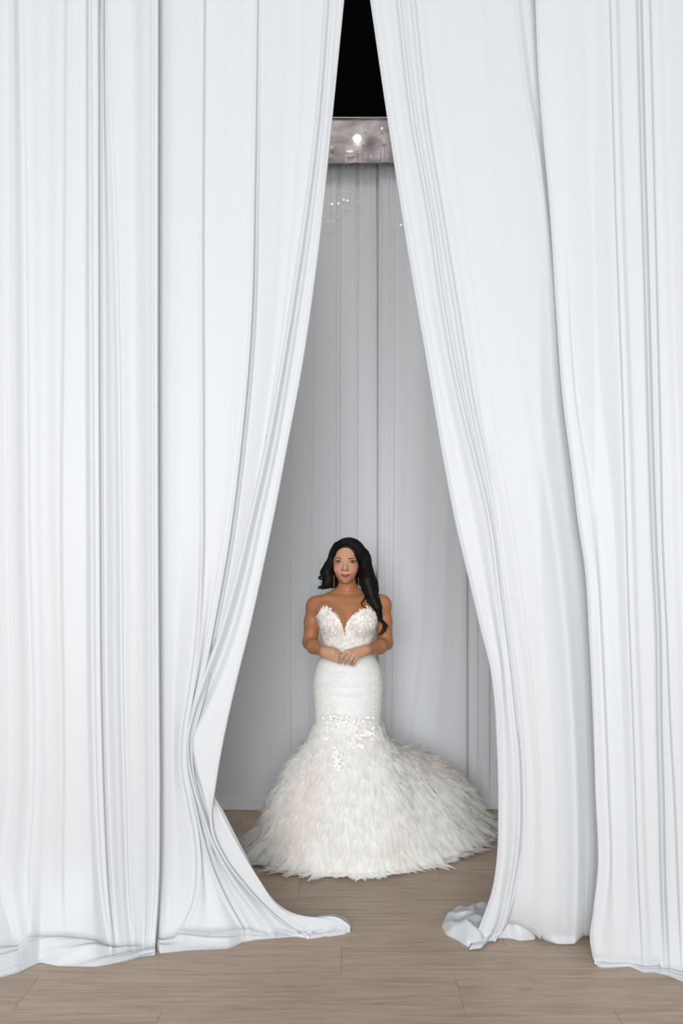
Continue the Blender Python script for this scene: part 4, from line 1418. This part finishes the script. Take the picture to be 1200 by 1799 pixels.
for _ in range(60):
    LACE_HANG.append((rl_.uniform(566, 658), 1258 + 42 * rl_.random() ** 1.6))
mbh = mb

# ruffled tulle
rt = np.random.default_rng(3)
tv, tf, tcol, tfade, tnor, tn = [], [], [], [], [], 0
NU, NVV = 15, 6
pf = grid_faces(NVV, NU)[:, ::-1]
u = np.linspace(-1, 1, NU)
vq = np.linspace(0, 1, NVV)


def ruffle(th, z, L, Wd, lean, amp, nf, tint, fade=0.45):
    global tn
    p, n, dn = skirt_frame(th, z)
    s = np.cross(n, dn)
    tw = rt.normal() * 0.22
    dirv = dn * math.cos(lean) + n * math.sin(lean)
    dirv = dirv * math.cos(tw) + s * math.sin(tw)
    nn = n * math.cos(lean) - dn * math.sin(lean)
    ph, ph2 = rt.uniform(0, 6.28), rt.uniform(0, 6.28)
    wv = 0.42 + 0.58 * vq ** 0.8
    tip = 1 + 0.10 * np.sin(u * 5 + ph2) + rt.normal(size=NU) * 0.05 - 0.14 * u ** 2
    A = amp * (0.25 + 0.75 * vq)
    pos = (p + n * 0.004
           + (vq[:, None] * tip[None, :] * L)[..., None] * dirv
           + (u[None, :] * wv[:, None] * Wd / 2)[..., None] * s
           + (A[:, None] * np.sin(u[None, :] * nf * 3.14 + ph + 0.5 * vq[:, None]) - (0.10 * L * u[None, :] ** 2) + 0.10 * L * np.sin(vq * 3.14 * 0.9)[:, None])[..., None] * nn)
    pos = pos.reshape(-1, 3)
    tnor.append(np.tile(n, (len(pos), 1)))
    zl = 0.004 + 0.003 * rt.random()
    low = pos[:, 2] < zl
    if low.any():                               # lie down on the floor and spread
        over = (zl - pos[low, 2])
        rad = pos[low, :2] - np.array([AX, DW])
        rad /= np.linalg.norm(rad, axis=1, keepdims=True) + 1e-9
        pos[low, :2] += rad * (over * 0.45)[:, None]
        pos[low, 2] = zl + 0.10 * over
    pos[:, 1] = np.minimum(pos[:, 1], 4.735 - 0.02 * rt.random())      # stays clear of the back drapes
    tv.append(pos); tf.append(pf + tn); tn += len(pos)
    tcol.append(np.tile(tint, (len(pos), 1)))
    fd = np.clip(0.10 + np.clip((vq - 0.4) / 0.6, 0, 1) ** 1.2 * fade + np.clip((0.35 - vq) / 0.35, 0, 1) * 0.6, 0, 0.9)
    tfade.append(np.repeat(fd, NU))


IV, PE, WH = np.array([0.985, 0.965, 0.915]), np.array([0.975, 0.905, 0.835]), np.array([0.985, 0.975, 0.945])


def tint_at(th, z):
    a = noise.noise(Vector((math.cos(th) * 2.2, math.sin(th) * 2.2, z * 3.5 + 4.0)))
    w = min(max((a - 0.05) * 3.0, 0), 1) * rt.uniform(0.4, 1.0)
    c = WH * 0.55 + IV * 0.45
    return (c * (1 - w) + PE * w) * rt.uniform(0.985, 1.01)


cnt = 0
while cnt < 4200:
    th = rt.uniform(0, 2 * np.pi)
    back_side = math.sin(th) > 0.45 and not (0.1 < th < 1.5)
    if back_side and rt.random() < 0.8:
        continue
    z = zpy(1262) * rt.beta(1.1, 1.2)
    z = min(max(z, 0.035), zpy(1262))
    r = skirt_r(np.array([th]), np.array([z]))[0]
    if rt.random() > r / 0.75:
        continue
    big = np.interp(z, [0, 0.25, 0.65], [1.0, 0.85, 0.5])
    cl_ = noise.noise(Vector((math.cos(th) * r * 9 + 20, math.sin(th) * r * 9, z * 7)))
    lean = (rt.uniform(6, 24) + 10 * max(cl_, -0.2)) if z < 0.5 else rt.uniform(3, 13)
    ruffle(th, z, rt.uniform(0.11, 0.19) * big, rt.uniform(0.05, 0.10) * big, math.radians(lean), rt.uniform(0.002, 0.006) * big, rt.uniform(3.5, 6.5), tint_at(th, z))
    cnt += 1
# loose wisps that stand off the skirt
for k in range(320):
    th = rt.uniform(0, 2 * np.pi)
    if math.sin(th) > 0.5 and not (0.1 < th < 1.4):
        continue
    z = rt.uniform(0.05, 0.56)
    big = np.interp(z, [0, 0.3, 0.56], [1.0, 0.8, 0.45])
    ruffle(th, z, rt.uniform(0.10, 0.16) * big, rt.uniform(0.04, 0.09) * big, math.radians(rt.uniform(26, 48)), rt.uniform(0.003, 0.008) * big, rt.uniform(3, 6), tint_at(th, z), 0.74)
# hem fringe
for k in range(620):
    th = 2 * math.pi * k / 620 + rt.normal() * 0.03
    if math.sin(th) > 0.5 and not (0.0 < th < 1.6):
        continue
    lw = 0.7 + 0.5 * noise.noise(Vector((math.cos(th) * 6, math.sin(th) * 6, 9.0))) + 0.3 * rt.random()
    ruffle(th, rt.uniform(0.03, 0.12), rt.uniform(0.12, 0.21) * lw, rt.uniform(0.03, 0.085), math.radians(rt.uniform(14, 46)), rt.uniform(0.002, 0.006), rt.uniform(2.5, 5), tint_at(th, 0.05), 0.45)
rv = np.concatenate(tv)
ruf = mesh_obj('tulle_ruffles', rv - base, np.concatenate(tf), M_TULLE, gown)
add_color(ruf, np.concatenate(tcol))
ruf.data.update()
vn = np.empty(len(rv) * 3, dtype=np.float32); ruf.data.vertices.foreach_get('normal', vn); vn = vn.reshape(-1, 3)
sn = np.concatenate(tnor)
print('RUFFLE ALIGN', ((vn * sn).sum(1) > 0).mean())
vn = 0.25 * vn + 0.75 * sn + np.array([0, -0.10, 0.12])
vn /= np.linalg.norm(vn, axis=1, keepdims=True)
ruf.data.normals_split_custom_set_from_vertices(vn.tolist())   # soft net: shading follows the skirt as much as each frill
fa = np.concatenate(tfade)
add_color(ruf, np.stack([fa] * 3, -1), 'Fade')
ruf['kind'] = 'stuff'
ruf['label'] = 'layered ivory and blush tulle ruffles of skirt and train'

# appliques lying over the top of the ruffles
rpx = 600 + rv[:, 0] * FPX / rv[:, 1]; rpy = HZ + (CH - rv[:, 2]) * FPX / rv[:, 1]
fm = rv[:, 1] < DW
for px, py in LACE_HANG:
    m = fm & (np.abs(rpx - px) < 3) & (np.abs(rpy - py) < 3)
    yq = rv[m, 1].min() if m.any() else DW - 0.2
    p = np.array(W(px, py, yq - 0.002))
    n = np.array([rl_.normal() * 0.15, -1, 0.25]); n /= np.linalg.norm(n)
    flower(p, n, np.array([0, 0, -1.0]), rl_.uniform(0.0045, 0.0085))
mb = mbh
mb.v = [q - base for q in mb.v]
o = mb.build('skirt_lace', M_LACE, gown); o['kind'] = 'stuff'
